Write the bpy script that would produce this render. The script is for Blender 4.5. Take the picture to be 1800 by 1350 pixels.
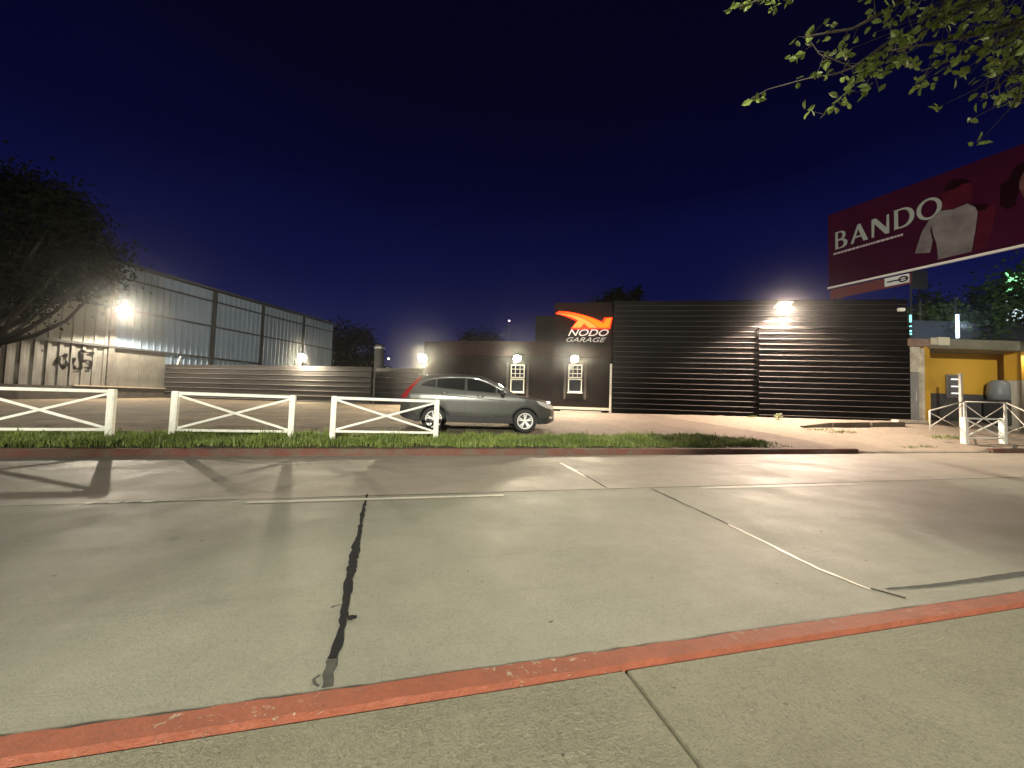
import bpy, bmesh, math, random
from mathutils import Vector, Matrix
random.seed(7)
R = math.radians
for o in list(bpy.data.objects): bpy.data.objects.remove(o)
SC = bpy.context.scene
COL = SC.collection

# ------------------------------------------------------------------ camera, sky, exposure
F_PX, ROLL, HOR, H = 670.0, 0.031, 705.5, 1.2
PITCH = math.atan((HOR - 675) * math.cos(ROLL) / F_PX)
cd = bpy.data.cameras.new('camera'); cam = bpy.data.objects.new('camera', cd); COL.objects.link(cam)
cd.sensor_width = 36; cd.lens = 36 * F_PX / 1800; cd.clip_start = 0.05; cd.clip_end = 2000
cam.matrix_world = Matrix.Translation((0, 0, H)) @ Matrix.Rotation(R(90) + PITCH, 4, 'X') @ Matrix.Rotation(ROLL, 4, 'Z')
SC.camera = cam
SC.view_settings.view_transform = 'Standard'; SC.view_settings.look = 'None'
SC.view_settings.exposure = 0; SC.view_settings.gamma = 1
SC.cycles.use_denoising = True
try: SC.cycles.denoiser = 'OPENIMAGEDENOISE'
except Exception: pass
SC.cycles.max_bounces = 6; SC.cycles.sample_clamp_indirect = 4.0

w = bpy.data.worlds.new('World'); SC.world = w; w.use_nodes = True
nt = w.node_tree; nt.nodes.clear()
out = nt.nodes.new('ShaderNodeOutputWorld'); bg = nt.nodes.new('ShaderNodeBackground')
geo = nt.nodes.new('ShaderNodeTexCoord'); sep = nt.nodes.new('ShaderNodeSeparateXYZ'); rp = nt.nodes.new('ShaderNodeValToRGB')
nt.links.new(geo.outputs['Generated'], sep.inputs[0])
thin = nt.nodes.new('ShaderNodeTexNoise'); thin.inputs['Scale'].default_value = 2.2; thin.inputs['Detail'].default_value = 5     # thin uneven night haze
tm = nt.nodes.new('ShaderNodeMapping'); tm.inputs['Scale'].default_value = (1, 1, 3.5); nt.links.new(geo.outputs['Generated'], tm.inputs[0]); nt.links.new(tm.outputs[0], thin.inputs[0])
ms = nt.nodes.new('ShaderNodeMath'); ms.operation = 'MULTIPLY_ADD'; ms.inputs[1].default_value = .16; nt.links.new(thin.outputs[0], ms.inputs[0])
mo_ = nt.nodes.new('ShaderNodeMath'); mo_.operation = 'SUBTRACT'; mo_.inputs[1].default_value = .08; nt.links.new(sep.outputs['Z'], mo_.inputs[0]); nt.links.new(mo_.outputs[0], ms.inputs[2]); nt.links.new(ms.outputs[0], rp.inputs[0])
cr = rp.color_ramp; cr.interpolation = 'EASE'
cr.elements[0].position = 0.0; cr.elements[0].color = (.0085, .0145, .078, 1)
cr.elements[1].position = 1.0; cr.elements[1].color = (.0010, .0009, .006, 1)
for p, c in ((.14, (.0052, .0085, .062)), (.30, (.0029, .0041, .042)), (.5, (.0014, .0016, .0195)), (.68, (.0014, .0013, .0105))):
    e = cr.elements.new(p); e.color = (*c, 1)
nt.links.new(rp.outputs[0], bg.inputs[0]); bg.inputs[1].default_value = 1.0
nt.links.new(bg.outputs[0], out.inputs[0])

# ------------------------------------------------------------------ measuring helpers
MW = cam.matrix_world.to_3x3(); C0 = Vector((0, 0, H))
def ray(x, y): return MW @ Vector(((x - 900) / F_PX, (675 - y) / F_PX, -1))
def atY(x, y, Y): d = ray(x, y); return C0 + d * (Y / d.y)
def atZ(x, y, Z): d = ray(x, y); return C0 + d * ((Z - H) / d.z)
A = R(14.1); CU, SU = math.cos(A), math.sin(A)          # the road runs along u; v crosses it
def to_uv(P): return P.x * CU + P.y * SU, -P.x * SU + P.y * CU
def to_xy(u, v): return u * CU - v * SU, u * SU + v * CU
def roadpx(x, y, Z=0.0): return to_uv(atZ(x, y, Z))
def atV(x, y, V):
    d = ray(x, y); return C0 + d * (V / (-d.x * SU + d.y * CU))
def lerpt(x, xs, ys):
    if x <= xs[0]: return ys[0]
    for i in range(1, len(xs)):
        if x <= xs[i]:
            t = (x - xs[i-1]) / (xs[i] - xs[i-1]); return ys[i-1] + t * (ys[i] - ys[i-1])
    return ys[-1]
def sstep(a, b, x):
    t = max(0, min(1, (x - a) / (b - a))); return t * t * (3 - 2 * t)

VK = 8.42                                                # back edge of the far kerb
def gz(u, v):                                            # height of the plot beyond the far kerb
    if v < VK: return 0.0
    vw = lerpt(u, [-40, -14.8, -2.4, .35, 9.2, 20.4, 32], [30, 27.4, 21.2, 19.9, 16.3, 11.8, 11.4])
    zw = lerpt(u, [-14.8, -2.4, 9.2, 20.4, 30], [.78, .84, .80, .92, .95])
    zk = .125 - .10 * sstep(12.3, 12.9, u) * (1 - sstep(17.9, 18.5, u))
    t = max(0, min(1, (v - VK) / (vw - VK)))
    return zk + (zw - zk) * t ** lerpt(u, [8, 18], [1.0, 1.5])
def ong(x, y):                                           # where the sight line of a pixel meets the plot
    d = ray(x, y); k = 7.0
    while k < 60:
        P = C0 + d * k; u, v = to_uv(P)
        if v > VK and P.z <= gz(u, v): return P
        k += .02
    return C0 + d * 30

class Wall:                                              # a vertical plane, x along it left to right, y into it, z up
    def __init__(s, P, dx, dy):
        l = math.hypot(dx, dy); s.P = Vector((P[0], P[1], 0)); s.d = Vector((dx / l, dy / l, 0)); s.n = Vector((-s.d.y, s.d.x, 0)); s.a = math.atan2(dy, dx)
    def px(s, x, y, off=0):
        d = ray(x, y); P = C0 + d * ((s.P + s.n * off - C0).dot(s.n) / d.dot(s.n)); return (P - s.P).dot(s.d), P.z
    def at(s, a, y=0, z=0): return s.P + s.d * a + s.n * y + Vector((0, 0, z))

# ------------------------------------------------------------------ mesh builder
class MB:
    def __init__(s): s.v = []; s.f = []; s.m = []
    def add(s, vs, fs, m=0):
        b = len(s.v); s.v += [tuple(v) for v in vs]
        for f in fs: s.f.append([b + i for i in f]); s.m.append(m)
        return s
    def box(s, x0, x1, y0, y1, z0, z1, m=0):
        vs = [(x, y, z) for z in (z0, z1) for y in (y0, y1) for x in (x0, x1)]
        return s.add(vs, [(0, 2, 3, 1), (4, 5, 7, 6), (0, 1, 5, 4), (2, 6, 7, 3), (0, 4, 6, 2), (1, 3, 7, 5)], m)
    def bar(s, p, q, wd, ht, m=0, up=(0, 0, 1)):
        p = Vector(p); q = Vector(q); d = (q - p).normalized(); U = Vector(up)
        if abs(d.dot(U)) > .98: U = Vector((0, 1, 0))
        sx = d.cross(U).normalized(); sz = sx.cross(d)
        vs = []
        for c in (p, q):
            for a, b in ((-1, -1), (1, -1), (1, 1), (-1, 1)): vs.append(c + sx * a * wd / 2 + sz * b * ht / 2)
        return s.add(vs, [(0, 1, 2, 3), (4, 7, 6, 5), (0, 4, 5, 1), (1, 5, 6, 2), (2, 6, 7, 3), (3, 7, 4, 0)], m)
    def tube(s, pts, rad, n=8, m=0, cap=True):
        pts = [Vector(p) for p in pts]; rad = rad if isinstance(rad, (list, tuple)) else [rad] * len(pts)
        vs = []
        for i, p in enumerate(pts):
            d = (pts[min(i + 1, len(pts) - 1)] - pts[max(i - 1, 0)]).normalized()
            U = Vector((0, 0, 1)) if abs(d.z) < .9 else Vector((1, 0, 0))
            a = d.cross(U).normalized(); b = a.cross(d)
            for k in range(n): t = 2 * math.pi * k / n; vs.append(p + (a * math.cos(t) + b * math.sin(t)) * rad[i])
        fs = [(i * n + k, i * n + (k + 1) % n, (i + 1) * n + (k + 1) % n, (i + 1) * n + k) for i in range(len(pts) - 1) for k in range(n)]
        if cap: fs += [tuple(range(n - 1, -1, -1)), tuple((len(pts) - 1) * n + k for k in range(n))]
        return s.add(vs, fs, m)
    def lathe(s, prof, c=(0, 0, 0), axis='z', n=24, m=0):
        vs = []
        for r, h in prof:
            for k in range(n):
                t = 2 * math.pi * k / n; a, b = r * math.cos(t), r * math.sin(t)
                vs.append((c[0] + a, c[1] + b, c[2] + h) if axis == 'z' else (c[0] + a, c[1] + h, c[2] + b))
        fs = [(i * n + k, i * n + (k + 1) % n, (i + 1) * n + (k + 1) % n, (i + 1) * n + k) for i in range(len(prof) - 1) for k in range(n)]
        return s.add(vs, fs, m)
    def ribbon(s, pts, wds, z, m=0):                     # flat strip along 2-D points
        vs = []
        for i, p in enumerate(pts):
            a = pts[max(i - 1, 0)]; b = pts[min(i + 1, len(pts) - 1)]
            d = Vector((b[0] - a[0], b[1] - a[1])).normalized(); wd = wds[i] if isinstance(wds, (list, tuple)) else wds
            vs += [(p[0] - d.y * wd / 2, p[1] + d.x * wd / 2, z), (p[0] + d.y * wd / 2, p[1] - d.x * wd / 2, z)]
        return s.add(vs, [(2 * i, 2 * i + 1, 2 * i + 3, 2 * i + 2) for i in range(len(pts) - 1)], m)
    def build(s, name, mats, parent=None, loc=(0, 0, 0), rot=(0, 0, 0), smooth=False, bevel=0):
        me = bpy.data.meshes.new(name); me.from_pydata(s.v, [], s.f)
        mats = mats if isinstance(mats, (list, tuple)) else [mats]
        for x in mats: me.materials.append(x)
        if len(mats) > 1: me.polygons.foreach_set('material_index', s.m)
        bm = bmesh.new(); bm.from_mesh(me); bmesh.ops.recalc_face_normals(bm, faces=bm.faces)
        if bevel:
            bmesh.ops.bevel(bm, geom=[e for e in bm.edges if len(e.link_faces) == 2 and e.calc_face_angle(0) > .6], offset=bevel, segments=2, affect='EDGES', clamp_overlap=True)
        bm.to_mesh(me); bm.free()
        if smooth: me.polygons.foreach_set('use_smooth', [True] * len(me.polygons))
        o = bpy.data.objects.new(name, me); COL.objects.link(o); o.parent = parent; o.location = loc; o.rotation_euler = rot
        return o

def tag(o, label=None, cat=None, group=None, kind=None):
    if label: o['label'] = label
    if cat: o['category'] = cat
    if group: o['group'] = group
    if kind: o['kind'] = kind
    return o
def thing(name, label, cat, loc=(0, 0, 0), rz=0, group=None):
    o = bpy.data.objects.new(name, None); COL.objects.link(o); o.location = loc; o.rotation_euler = (0, 0, rz); o.empty_display_size = .2
    return tag(o, label, cat, group)
def struct(o): o['kind'] = 'structure'; return o
def copy_tree(o, parent=None):
    c = o.copy(); COL.objects.link(c); c.parent = parent
    for ch in [x for x in bpy.data.objects if x.parent == o]: copy_tree(ch, c)
    return c
def from_curve(name, cu, mat, parent, M):                # a filled 2-D outline or text, laid on a surface
    tmp = bpy.data.objects.new('tmp', cu); COL.objects.link(tmp)
    bpy.context.view_layer.update()
    me = bpy.data.meshes.new_from_object(tmp.evaluated_get(bpy.context.evaluated_depsgraph_get()))
    bpy.data.objects.remove(tmp); me.name = name; me.materials.clear(); me.materials.append(mat); me.transform(M)
    o = bpy.data.objects.new(name, me); COL.objects.link(o); o.parent = parent
    return o
def outline(name, loops, mat, parent, M, depth=.004):
    cu = bpy.data.curves.new(name, 'CURVE'); cu.dimensions = '2D'; cu.fill_mode = 'BOTH'; cu.extrude = depth / 2
    for L in loops:
        sp = cu.splines.new('POLY'); sp.points.add(len(L) - 1); sp.use_cyclic_u = True
        for i, p in enumerate(L): sp.points[i].co = (p[0], p[1], 0, 1)
    return from_curve(name, cu, mat, parent, M)
def text(name, body, mat, parent, M, size, shear=0, depth=.004, space=1.0, bold=0.0):
    cu = bpy.data.curves.new(name, 'FONT'); cu.body = body; cu.size = size; cu.shear = shear; cu.extrude = depth / 2; cu.space_character = space; cu.offset = bold
    return from_curve(name, cu, mat, parent, M)
STAND = Matrix.Rotation(R(90), 4, 'X')                   # 2-D (x, y) -> wall (x, z), facing -y

# ------------------------------------------------------------------ materials
def mat(name, col, rough=.6, metal=0, col2=None, scale=4, lo=.35, hi=.65, bump=0, bscale=40, stretch=(1, 1, 1), spec=.5, emit=None, es=0, coat=0, rvar=0, detail=6):
    m = bpy.data.materials.new(name); m.use_nodes = True; t = m.node_tree; b = t.nodes['Principled BSDF']
    b.inputs['Base Color'].default_value = (*col, 1); b.inputs['Roughness'].default_value = rough; b.inputs['Metallic'].default_value = metal
    b.inputs['Specular IOR Level'].default_value = spec; b.inputs['Coat Weight'].default_value = coat
    if emit: b.inputs['Emission Color'].default_value = (*emit, 1); b.inputs['Emission Strength'].default_value = es
    if col2 or bump or rvar:
        tc = t.nodes.new('ShaderNodeTexCoord'); mp = t.nodes.new('ShaderNodeMapping'); mp.inputs['Scale'].default_value = stretch
        t.links.new(tc.outputs['Object'], mp.inputs[0])
    if col2:
        n = t.nodes.new('ShaderNodeTexNoise'); n.inputs['Scale'].default_value = scale; n.inputs['Detail'].default_value = detail; n.inputs['Roughness'].default_value = .65
        r = t.nodes.new('ShaderNodeValToRGB'); r.color_ramp.elements[0].position = lo; r.color_ramp.elements[1].position = hi
        r.color_ramp.elements[0].color = (*col, 1); r.color_ramp.elements[1].color = (*col2, 1)
        t.links.new(mp.outputs[0], n.inputs[0]); t.links.new(n.outputs[0], r.inputs[0]); t.links.new(r.outputs[0], b.inputs['Base Color'])
    if rvar:
        n = t.nodes.new('ShaderNodeTexNoise'); n.inputs['Scale'].default_value = scale * 1.7; n.inputs['Detail'].default_value = 5
        q = t.nodes.new('ShaderNodeMapRange'); q.inputs['From Min'].default_value = .3; q.inputs['From Max'].default_value = .7
        q.inputs['To Min'].default_value = rough - rvar; q.inputs['To Max'].default_value = rough + rvar
        t.links.new(mp.outputs[0], n.inputs[0]); t.links.new(n.outputs[0], q.inputs[0]); t.links.new(q.outputs[0], b.inputs['Roughness'])
    if bump:
        n = t.nodes.new('ShaderNodeTexNoise'); n.inputs['Scale'].default_value = bscale; n.inputs['Detail'].default_value = 5
        bp = t.nodes.new('ShaderNodeBump'); bp.inputs['Strength'].default_value = min(1, bump); bp.inputs['Distance'].default_value = .01
        t.links.new(mp.outputs[0], n.inputs[0]); t.links.new(n.outputs[0], bp.inputs['Height']); t.links.new(bp.outputs[0], b.inputs['Normal'])
    return m
def emitter(name, col, s):
    return mat(name, (.01, .01, .01), .9, emit=col, es=s, spec=.05)

def N(t, kind, **kw):
    n = t.nodes.new(kind)
    for k, v in kw.items():
        if k in n.inputs: n.inputs[k].default_value = v
        else: setattr(n, k, v)
    return n
def mixc(t, fac, a, b, blend='MIX'):
    n = t.nodes.new('ShaderNodeMix'); n.data_type = 'RGBA'; n.blend_type = blend
    for sock, val in ((n.inputs[0], fac), (n.inputs[6], a), (n.inputs[7], b)):
        if isinstance(val, bpy.types.NodeSocket): t.links.new(val, sock)
        elif isinstance(val, (int, float)): sock.default_value = val
        else: sock.default_value = (*val, 1)
    return n.outputs[2]
def ramp(t, src, p0, p1, c0=0.0, c1=1.0):
    q = N(t, 'ShaderNodeMapRange'); q.inputs[1].default_value = p0; q.inputs[2].default_value = p1; q.inputs[3].default_value = c0; q.inputs[4].default_value = c1
    t.links.new(src, q.inputs[0]); return q.outputs[0]
def noise(t, vec, scale, detail=5, rough=.6, dist=0):
    n = N(t, 'ShaderNodeTexNoise'); n.inputs['Scale'].default_value = scale; n.inputs['Detail'].default_value = detail; n.inputs['Roughness'].default_value = rough; n.inputs['Distortion'].default_value = dist
    t.links.new(vec, n.inputs[0]); return n.outputs[0]
def mapping(t, src, sc, rot=0):
    m = N(t, 'ShaderNodeMapping'); m.inputs['Scale'].default_value = sc; m.inputs['Rotation'].default_value = (0, 0, rot)
    t.links.new(src, m.inputs[0]); return m.outputs[0]
def math_(t, op, a, b=0.0):
    n = N(t, 'ShaderNodeMath'); n.operation = op
    for s, v in ((n.inputs[0], a), (n.inputs[1], b)):
        if isinstance(v, bpy.types.NodeSocket): t.links.new(v, s)
        else: s.default_value = v
    return n.outputs[0]

def concrete_road(name, base, dark, far=None, rough=.5, bumpk=.5, wscale=34, wfac=.45):
    m = bpy.data.materials.new(name); m.use_nodes = True; t = m.node_tree; b = t.nodes['Principled BSDF']
    tc = N(t, 'ShaderNodeTexCoord').outputs['Object']; sp = N(t, 'ShaderNodeSeparateXYZ'); t.links.new(tc, sp.inputs[0])
    big = noise(t, tc, .55, 4); mid = noise(t, tc, 3.2, 6, .7); fine = noise(t, tc, 90, 3, .7); grit = noise(t, tc, 420, 2, .7)
    wear = noise(t, mapping(t, tc, (.35, 2.2, 1)), 1.6, 5, .7)         # long wheel and sweep streaks along the lane
    brush = noise(t, mapping(t, tc, (7, 55, 1), R(38)), 1.0, 4, .75, .6)
    c = mixc(t, ramp(t, big, .3, .7), dark, base)
    if far: c = mixc(t, ramp(t, sp.outputs['Y'], 4.93, 4.97), c, mixc(t, ramp(t, big, .3, .7), far, tuple(x * 1.22 for x in far)))
    c = mixc(t, ramp(t, wear, .42, .75, 0, .38), c, tuple(x * .62 for x in base))
    c = mixc(t, ramp(t, mid, .3, .75, .0, .42), c, tuple(min(1, x * 1.3) for x in base))
    c = mixc(t, ramp(t, fine, .54, .72, 0, .6), c, tuple(x * .42 for x in base))
    c = mixc(t, ramp(t, noise(t, tc, 38, 4, .8), .52, .70, 0, .5), c, tuple(x * .55 for x in base))
    c = mixc(t, ramp(t, noise(t, mapping(t, tc, (.12, 1.1, 1)), 2.4, 6, .75), .54, .72, 0, .3), c, tuple(x * .45 for x in base))
    c = mixc(t, ramp(t, noise(t, tc, 55, 2, .7), .66, .74, 0, .5), c, tuple(min(1, x * 1.7) for x in base))
    c = mixc(t, ramp(t, grit, .62, .74, 0, .5), c, tuple(min(1, x * 1.8) for x in base))
    spots = noise(t, tc, 2.3, 2, .5); c = mixc(t, ramp(t, spots, .71, .76, 0, .35), c, tuple(x * .3 for x in base))
    t.links.new(c, b.inputs['Base Color'])
    rg = ramp(t, noise(t, tc, 1.1, 5, .7), .3, .7, rough - .13, rough + .13); t.links.new(rg, b.inputs['Roughness'])
    worm = noise(t, tc, wscale, 4, .7, 2.6)
    c2 = mixc(t, math_(t, 'MULTIPLY', ramp(t, worm, .50, .62, 0, wfac), ramp(t, noise(t, tc, 1.4, 3), .30, .62, .25, 1)), c, tuple(x * .42 for x in base))
    c2 = mixc(t, math_(t, 'MULTIPLY', ramp(t, noise(t, tc, wscale * 1.3, 3, .6, 2.0), .60, .68, 0, wfac * .8), ramp(t, noise(t, tc, 1.1, 3), .45, .65)), c2, tuple(min(1, x * 1.6) for x in base)); t.links.new(c2, b.inputs['Base Color'])
    patch = ramp(t, noise(t, tc, .9, 3), .42, .62)
    hsum = math_(t, 'ADD', math_(t, 'MULTIPLY', fine, .55), math_(t, 'MULTIPLY', math_(t, 'MULTIPLY', worm, patch), 1.3))
    hsum = math_(t, 'ADD', hsum, math_(t, 'MULTIPLY', math_(t, 'MULTIPLY', brush, ramp(t, noise(t, tc, .5, 2), .48, .60)), 1.1))
    hsum = math_(t, 'ADD', hsum, math_(t, 'MULTIPLY', grit, .35))
    bp = N(t, 'ShaderNodeBump'); bp.inputs['Strength'].default_value = bumpk; bp.inputs['Distance'].default_value = .012
    t.links.new(hsum, bp.inputs['Height']); t.links.new(bp.outputs[0], b.inputs['Normal'])
    return m

def plot_ground():
    m = bpy.data.materials.new('plot_ground'); m.use_nodes = True; t = m.node_tree; b = t.nodes['Principled BSDF']
    tc = N(t, 'ShaderNodeTexCoord').outputs['Object']; sp = N(t, 'ShaderNodeSeparateXYZ'); t.links.new(tc, sp.inputs[0]); u, v = sp.outputs['X'], sp.outputs['Y']
    big = noise(t, tc, .6, 5, .65); mid = noise(t, tc, 4, 6, .7); fine = noise(t, tc, 45, 4, .75); peb = noise(t, tc, 130, 2, .6)
    dirt = mixc(t, ramp(t, big, .35, .65), (0.119, 0.0924, 0.063), (0.21, 0.168, 0.119))
    dirt = mixc(t, ramp(t, noise(t, mapping(t, tc, (.45, 1.6, 1)), 1.1, 6, .7), .48, .66, 0, .75), dirt, (0.325, 0.2375, 0.1438))
    dirt = mixc(t, ramp(t, mid, .45, .7, 0, .6), dirt, (.06, .05, .032))
    dirt = mixc(t, ramp(t, fine, .55, .72, 0, .6), dirt, (.21, .18, .135))
    pave = mixc(t, ramp(t, mid, .3, .7), (0.256, 0.2, 0.168), (0.352, 0.28, 0.232))     # worn gravelly apron in front of the garage
    pave = mixc(t, ramp(t, big, .45, .65, 0, .5), pave, (0.15, 0.1275, 0.102))
    pave = mixc(t, ramp(t, fine, .46, .62, 0, .75), pave, (0.135, 0.105, 0.084))
    conc = mixc(t, ramp(t, mid, .3, .7), (0.2755, 0.2349, 0.1812), (0.3842, 0.3262, 0.2537))
    conc = mixc(t, ramp(t, fine, .55, .75, 0, .4), conc, (.15, .12, .09))
    wob = math_(t, 'MULTIPLY', math_(t, 'SUBTRACT', noise(t, tc, 1.6, 5), .5), 1.6)
    uu = math_(t, 'ADD', u, wob)
    c = mixc(t, ramp(t, uu, 3.2, 4.6), dirt, pave)
    edge = math_(t, 'ADD', u, math_(t, 'MULTIPLY', math_(t, 'SUBTRACT', v, 8.4), .42)); edge = math_(t, 'ADD', edge, math_(t, 'MULTIPLY', wob, .12))
    c = mixc(t, ramp(t, edge, 13.35, 13.45), c, conc)
    vv = math_(t, 'ADD', v, math_(t, 'MULTIPLY', wob, .5))
    soil = mixc(t, ramp(t, mid, .3, .7), (.040, .034, .018), (.075, .07, .03))
    gmask = math_(t, 'MULTIPLY', ramp(t, vv, 10.2, 9.8), ramp(t, uu, 10.5, 8.6))
    c = mixc(t, gmask, c, soil)
    t.links.new(c, b.inputs['Base Color']); b.inputs['Roughness'].default_value = .9
    bp = N(t, 'ShaderNodeBump'); bp.inputs['Strength'].default_value = 1.0; bp.inputs['Distance'].default_value = .05
    hs = math_(t, 'ADD', math_(t, 'ADD', fine, math_(t, 'MULTIPLY', mid, 1.5)), math_(t, 'MULTIPLY', peb, .5))
    t.links.new(hs, bp.inputs['Height']); t.links.new(bp.outputs[0], b.inputs['Normal'])
    return m

def grass_mat():
    m = bpy.data.materials.new('grass'); m.use_nodes = True; t = m.node_tree; b = t.nodes['Principled BSDF']
    tc = N(t, 'ShaderNodeTexCoord').outputs['Object']
    c = mixc(t, ramp(t, noise(t, tc, 1.3, 4), .35, .65), (.07, .12, .02), (.19, .25, .05))
    c = mixc(t, ramp(t, noise(t, tc, 24, 2), .5, .75, 0, .8), c, (.24, .25, .07))
    c = mixc(t, ramp(t, noise(t, tc, 60, 2), .60, .70, 0, .8), c, (.22, .17, .08))
    t.links.new(c, b.inputs['Base Color']); b.inputs['Roughness'].default_value = .6
    b.inputs['Subsurface Weight'].default_value = 0
    return m
def leaf_mat(name, c0, c1, rough=.5, trans=.25, spec=.3):
    m = bpy.data.materials.new(name); m.use_nodes = True; t = m.node_tree; b = t.nodes['Principled BSDF']
    tc = N(t, 'ShaderNodeTexCoord').outputs['Object']
    c = mixc(t, ramp(t, noise(t, tc, 3.0, 4), .3, .7), c0, c1); t.links.new(c, b.inputs['Base Color']); b.inputs['Roughness'].default_value = rough; b.inputs['Specular IOR Level'].default_value = spec
    tr = N(t, 'ShaderNodeBsdfTranslucent'); t.links.new(c, tr.inputs[0]); mx = N(t, 'ShaderNodeMixShader'); mx.inputs[0].default_value = trans
    t.links.new(b.outputs[0], mx.inputs[1]); t.links.new(tr.outputs[0], mx.inputs[2]); t.links.new(mx.outputs[0], t.nodes['Material Output'].inputs[0])
    return m

M = {}
M['road'] = concrete_road('road_concrete', (0.2192, 0.2203, 0.1695), (0.1808, 0.1831, 0.1435), far=(0.2423, 0.2111, 0.1744), rough=.56, bumpk=.75)
M['walk'] = concrete_road('pavement_concrete', (0.1906, 0.186, 0.1246), (0.1535, 0.1507, 0.09765), rough=.66, bumpk=1.0, wscale=30, wfac=.8)
def chipped_paint():
    m = mat('red_kerb_paint', (.19, .050, .034), .65); t = m.node_tree; b = t.nodes['Principled BSDF']; tc = N(t, 'ShaderNodeTexCoord').outputs['Object']
    c = mixc(t, ramp(t, noise(t, tc, 9, 6, .7), .3, .7), (.235, .066, .032), (.165, .050, .027))
    c = mixc(t, ramp(t, noise(t, tc, 70, 3, .7), .56, .72, 0, .6), c, (.07, .028, .02))
    chips = math_(t, 'MULTIPLY', ramp(t, noise(t, tc, 26, 4, .7), .60, .63), ramp(t, noise(t, tc, 2.2, 3), .50, .60)); c = mixc(t, chips, c, (.30, .25, .17))
    t.links.new(c, b.inputs['Base Color']); bp = N(t, 'ShaderNodeBump'); bp.inputs['Strength'].default_value = .7; bp.inputs['Distance'].default_value = .01
    t.links.new(math_(t, 'ADD', noise(t, tc, 45, 4, .7), math_(t, 'MULTIPLY', chips, -.8)), bp.inputs['Height']); t.links.new(bp.outputs[0], b.inputs['Normal']); return m
M['red'] = chipped_paint() if True else mat('red_kerb_paint', (.235, .060, .040), .6, col2=(.175, .045, .030), scale=14, bump=.5, bscale=60)
M['redworn'] = mat('worn_red_kerb_paint', (.135, .05, .035), .8, col2=(.11, .085, .062), scale=3.0, lo=.42, hi=.62, bump=.6, bscale=40)
M['kerb'] = mat('kerb_concrete', (.13, .105, .08), .85, col2=(.07, .06, .035), scale=9, bump=.5)
M['tar'] = mat('tar', (.009, .0095, .010), .85, col2=(.016, .016, .016), scale=30, bump=.5, spec=.15)
M['tarold'] = mat('old_tar', (.075, .075, .062), .7, col2=(.12, .115, .095), scale=8, bump=.4)
M['groove'] = mat('joint_dirt', (.012, .010, .008), .95, spec=.1)
M['lime'] = mat('worn_white_line', (.52, .50, .42), .6, col2=(.40, .38, .31), scale=12, lo=.4, hi=.6)
M['white'] = mat('white_timber_paint', (.80, .80, .72), .5, col2=(.66, .66, .58), scale=9, lo=.45, hi=.75, bump=.25, bscale=30)
M['plot'] = plot_ground(); M['grass'] = grass_mat()

# ------------------------------------------------------------------ lamps: the street lamp behind the viewer
STEEL = mat('galvanised_steel', (.35, .36, .37), .45, .8, col2=(.25, .26, .27), scale=6)
DARK = mat('black_metal', (.025, .025, .027), .5)
def street_lamp(x, y, h, aim, power, spread):
    t = thing('street_lamp', 'tall grey street lamp standing on the near pavement behind the viewer', 'street lamp', (x, y, .125))
    MB().tube([(0, 0, 0), (0, 0, .5), (0, 0, h)], [.11, .09, .06], 12).build('pole', STEEL, t, smooth=True)
    d = (Vector(aim) - Vector((x, y, h))); d.z = 0; d.normalize()
    e = d * 1.6
    MB().tube([(0, 0, h - .1), (e.x * .5, e.y * .5, h + .25), (e.x, e.y, h + .3)], .035, 8).build('arm', STEEL, t, smooth=True)
    hd = MB().bar((e.x * .85, e.y * .85, h + .3), (e.x * 1.35, e.y * 1.35, h + .33), .3, .12).build('lamp_head', DARK, t, bevel=.02)
    MB().bar((e.x * .9, e.y * .9, h + .23), (e.x * 1.3, e.y * 1.3, h + .255), .24, .02).build('lens', emitter('street_lamp_lens', (1, .95, .8), 25), hd)
    L = bpy.data.lights.new('street_light', 'SPOT'); L.energy = power; L.color = (1, .95, .79); L.spot_size = R(spread); L.spot_blend = .6; L.shadow_soft_size = .35
    o = bpy.data.objects.new('street_light', L); COL.objects.link(o); o.parent = t; o.location = (e.x * 1.1, e.y * 1.1, h + .12)
    wd = Vector(aim) - Vector((x + e.x * 1.1, y + e.y * 1.1, h + .25)); o.rotation_euler = wd.to_track_quat('-Z', 'Y').to_euler()
    return t
street_lamp(-0.5, -15.0, 9.4, (0.5, 9.0, 0), 46000, 100)

# ------------------------------------------------------------------ ground, road, pavements
us = [-160, -90, -60, -40] + [-30 + .5 * i for i in range(int(64 / .5))] + [34, 40, 60, 90, 160]
vs = [-60, -30, -2, 8.40] + [VK + .22 * i for i in range(100)] + [31, 34, 45, 80, 120, 160]
g = MB(); vv = []
for v in vs:
    for u in us:
        z = -.08 if v < VK else gz(u, v) - (.012 if v < 8.6 else 0)
        if 9 < v < 26 and -16 < u < 22: z += random.uniform(-.008, .008)
        vv.append((u, v, z))
nu = len(us)
g.add(vv, [(j * nu + i, j * nu + i + 1, (j + 1) * nu + i + 1, (j + 1) * nu + i) for j in range(len(vs) - 1) for i in range(nu - 1)])
struct(g.build('ground', M['plot'], rot=(0, 0, A), smooth=True))
VN = 1.565                                               # road edge of the near kerb
struct(MB().add([(-155, VN, 0), (155, VN, 0), (155, 8.31, 0), (-155, 8.31, 0)], [(0, 1, 2, 3)]).build('road', M['road'], rot=(0, 0, A)))
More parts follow.
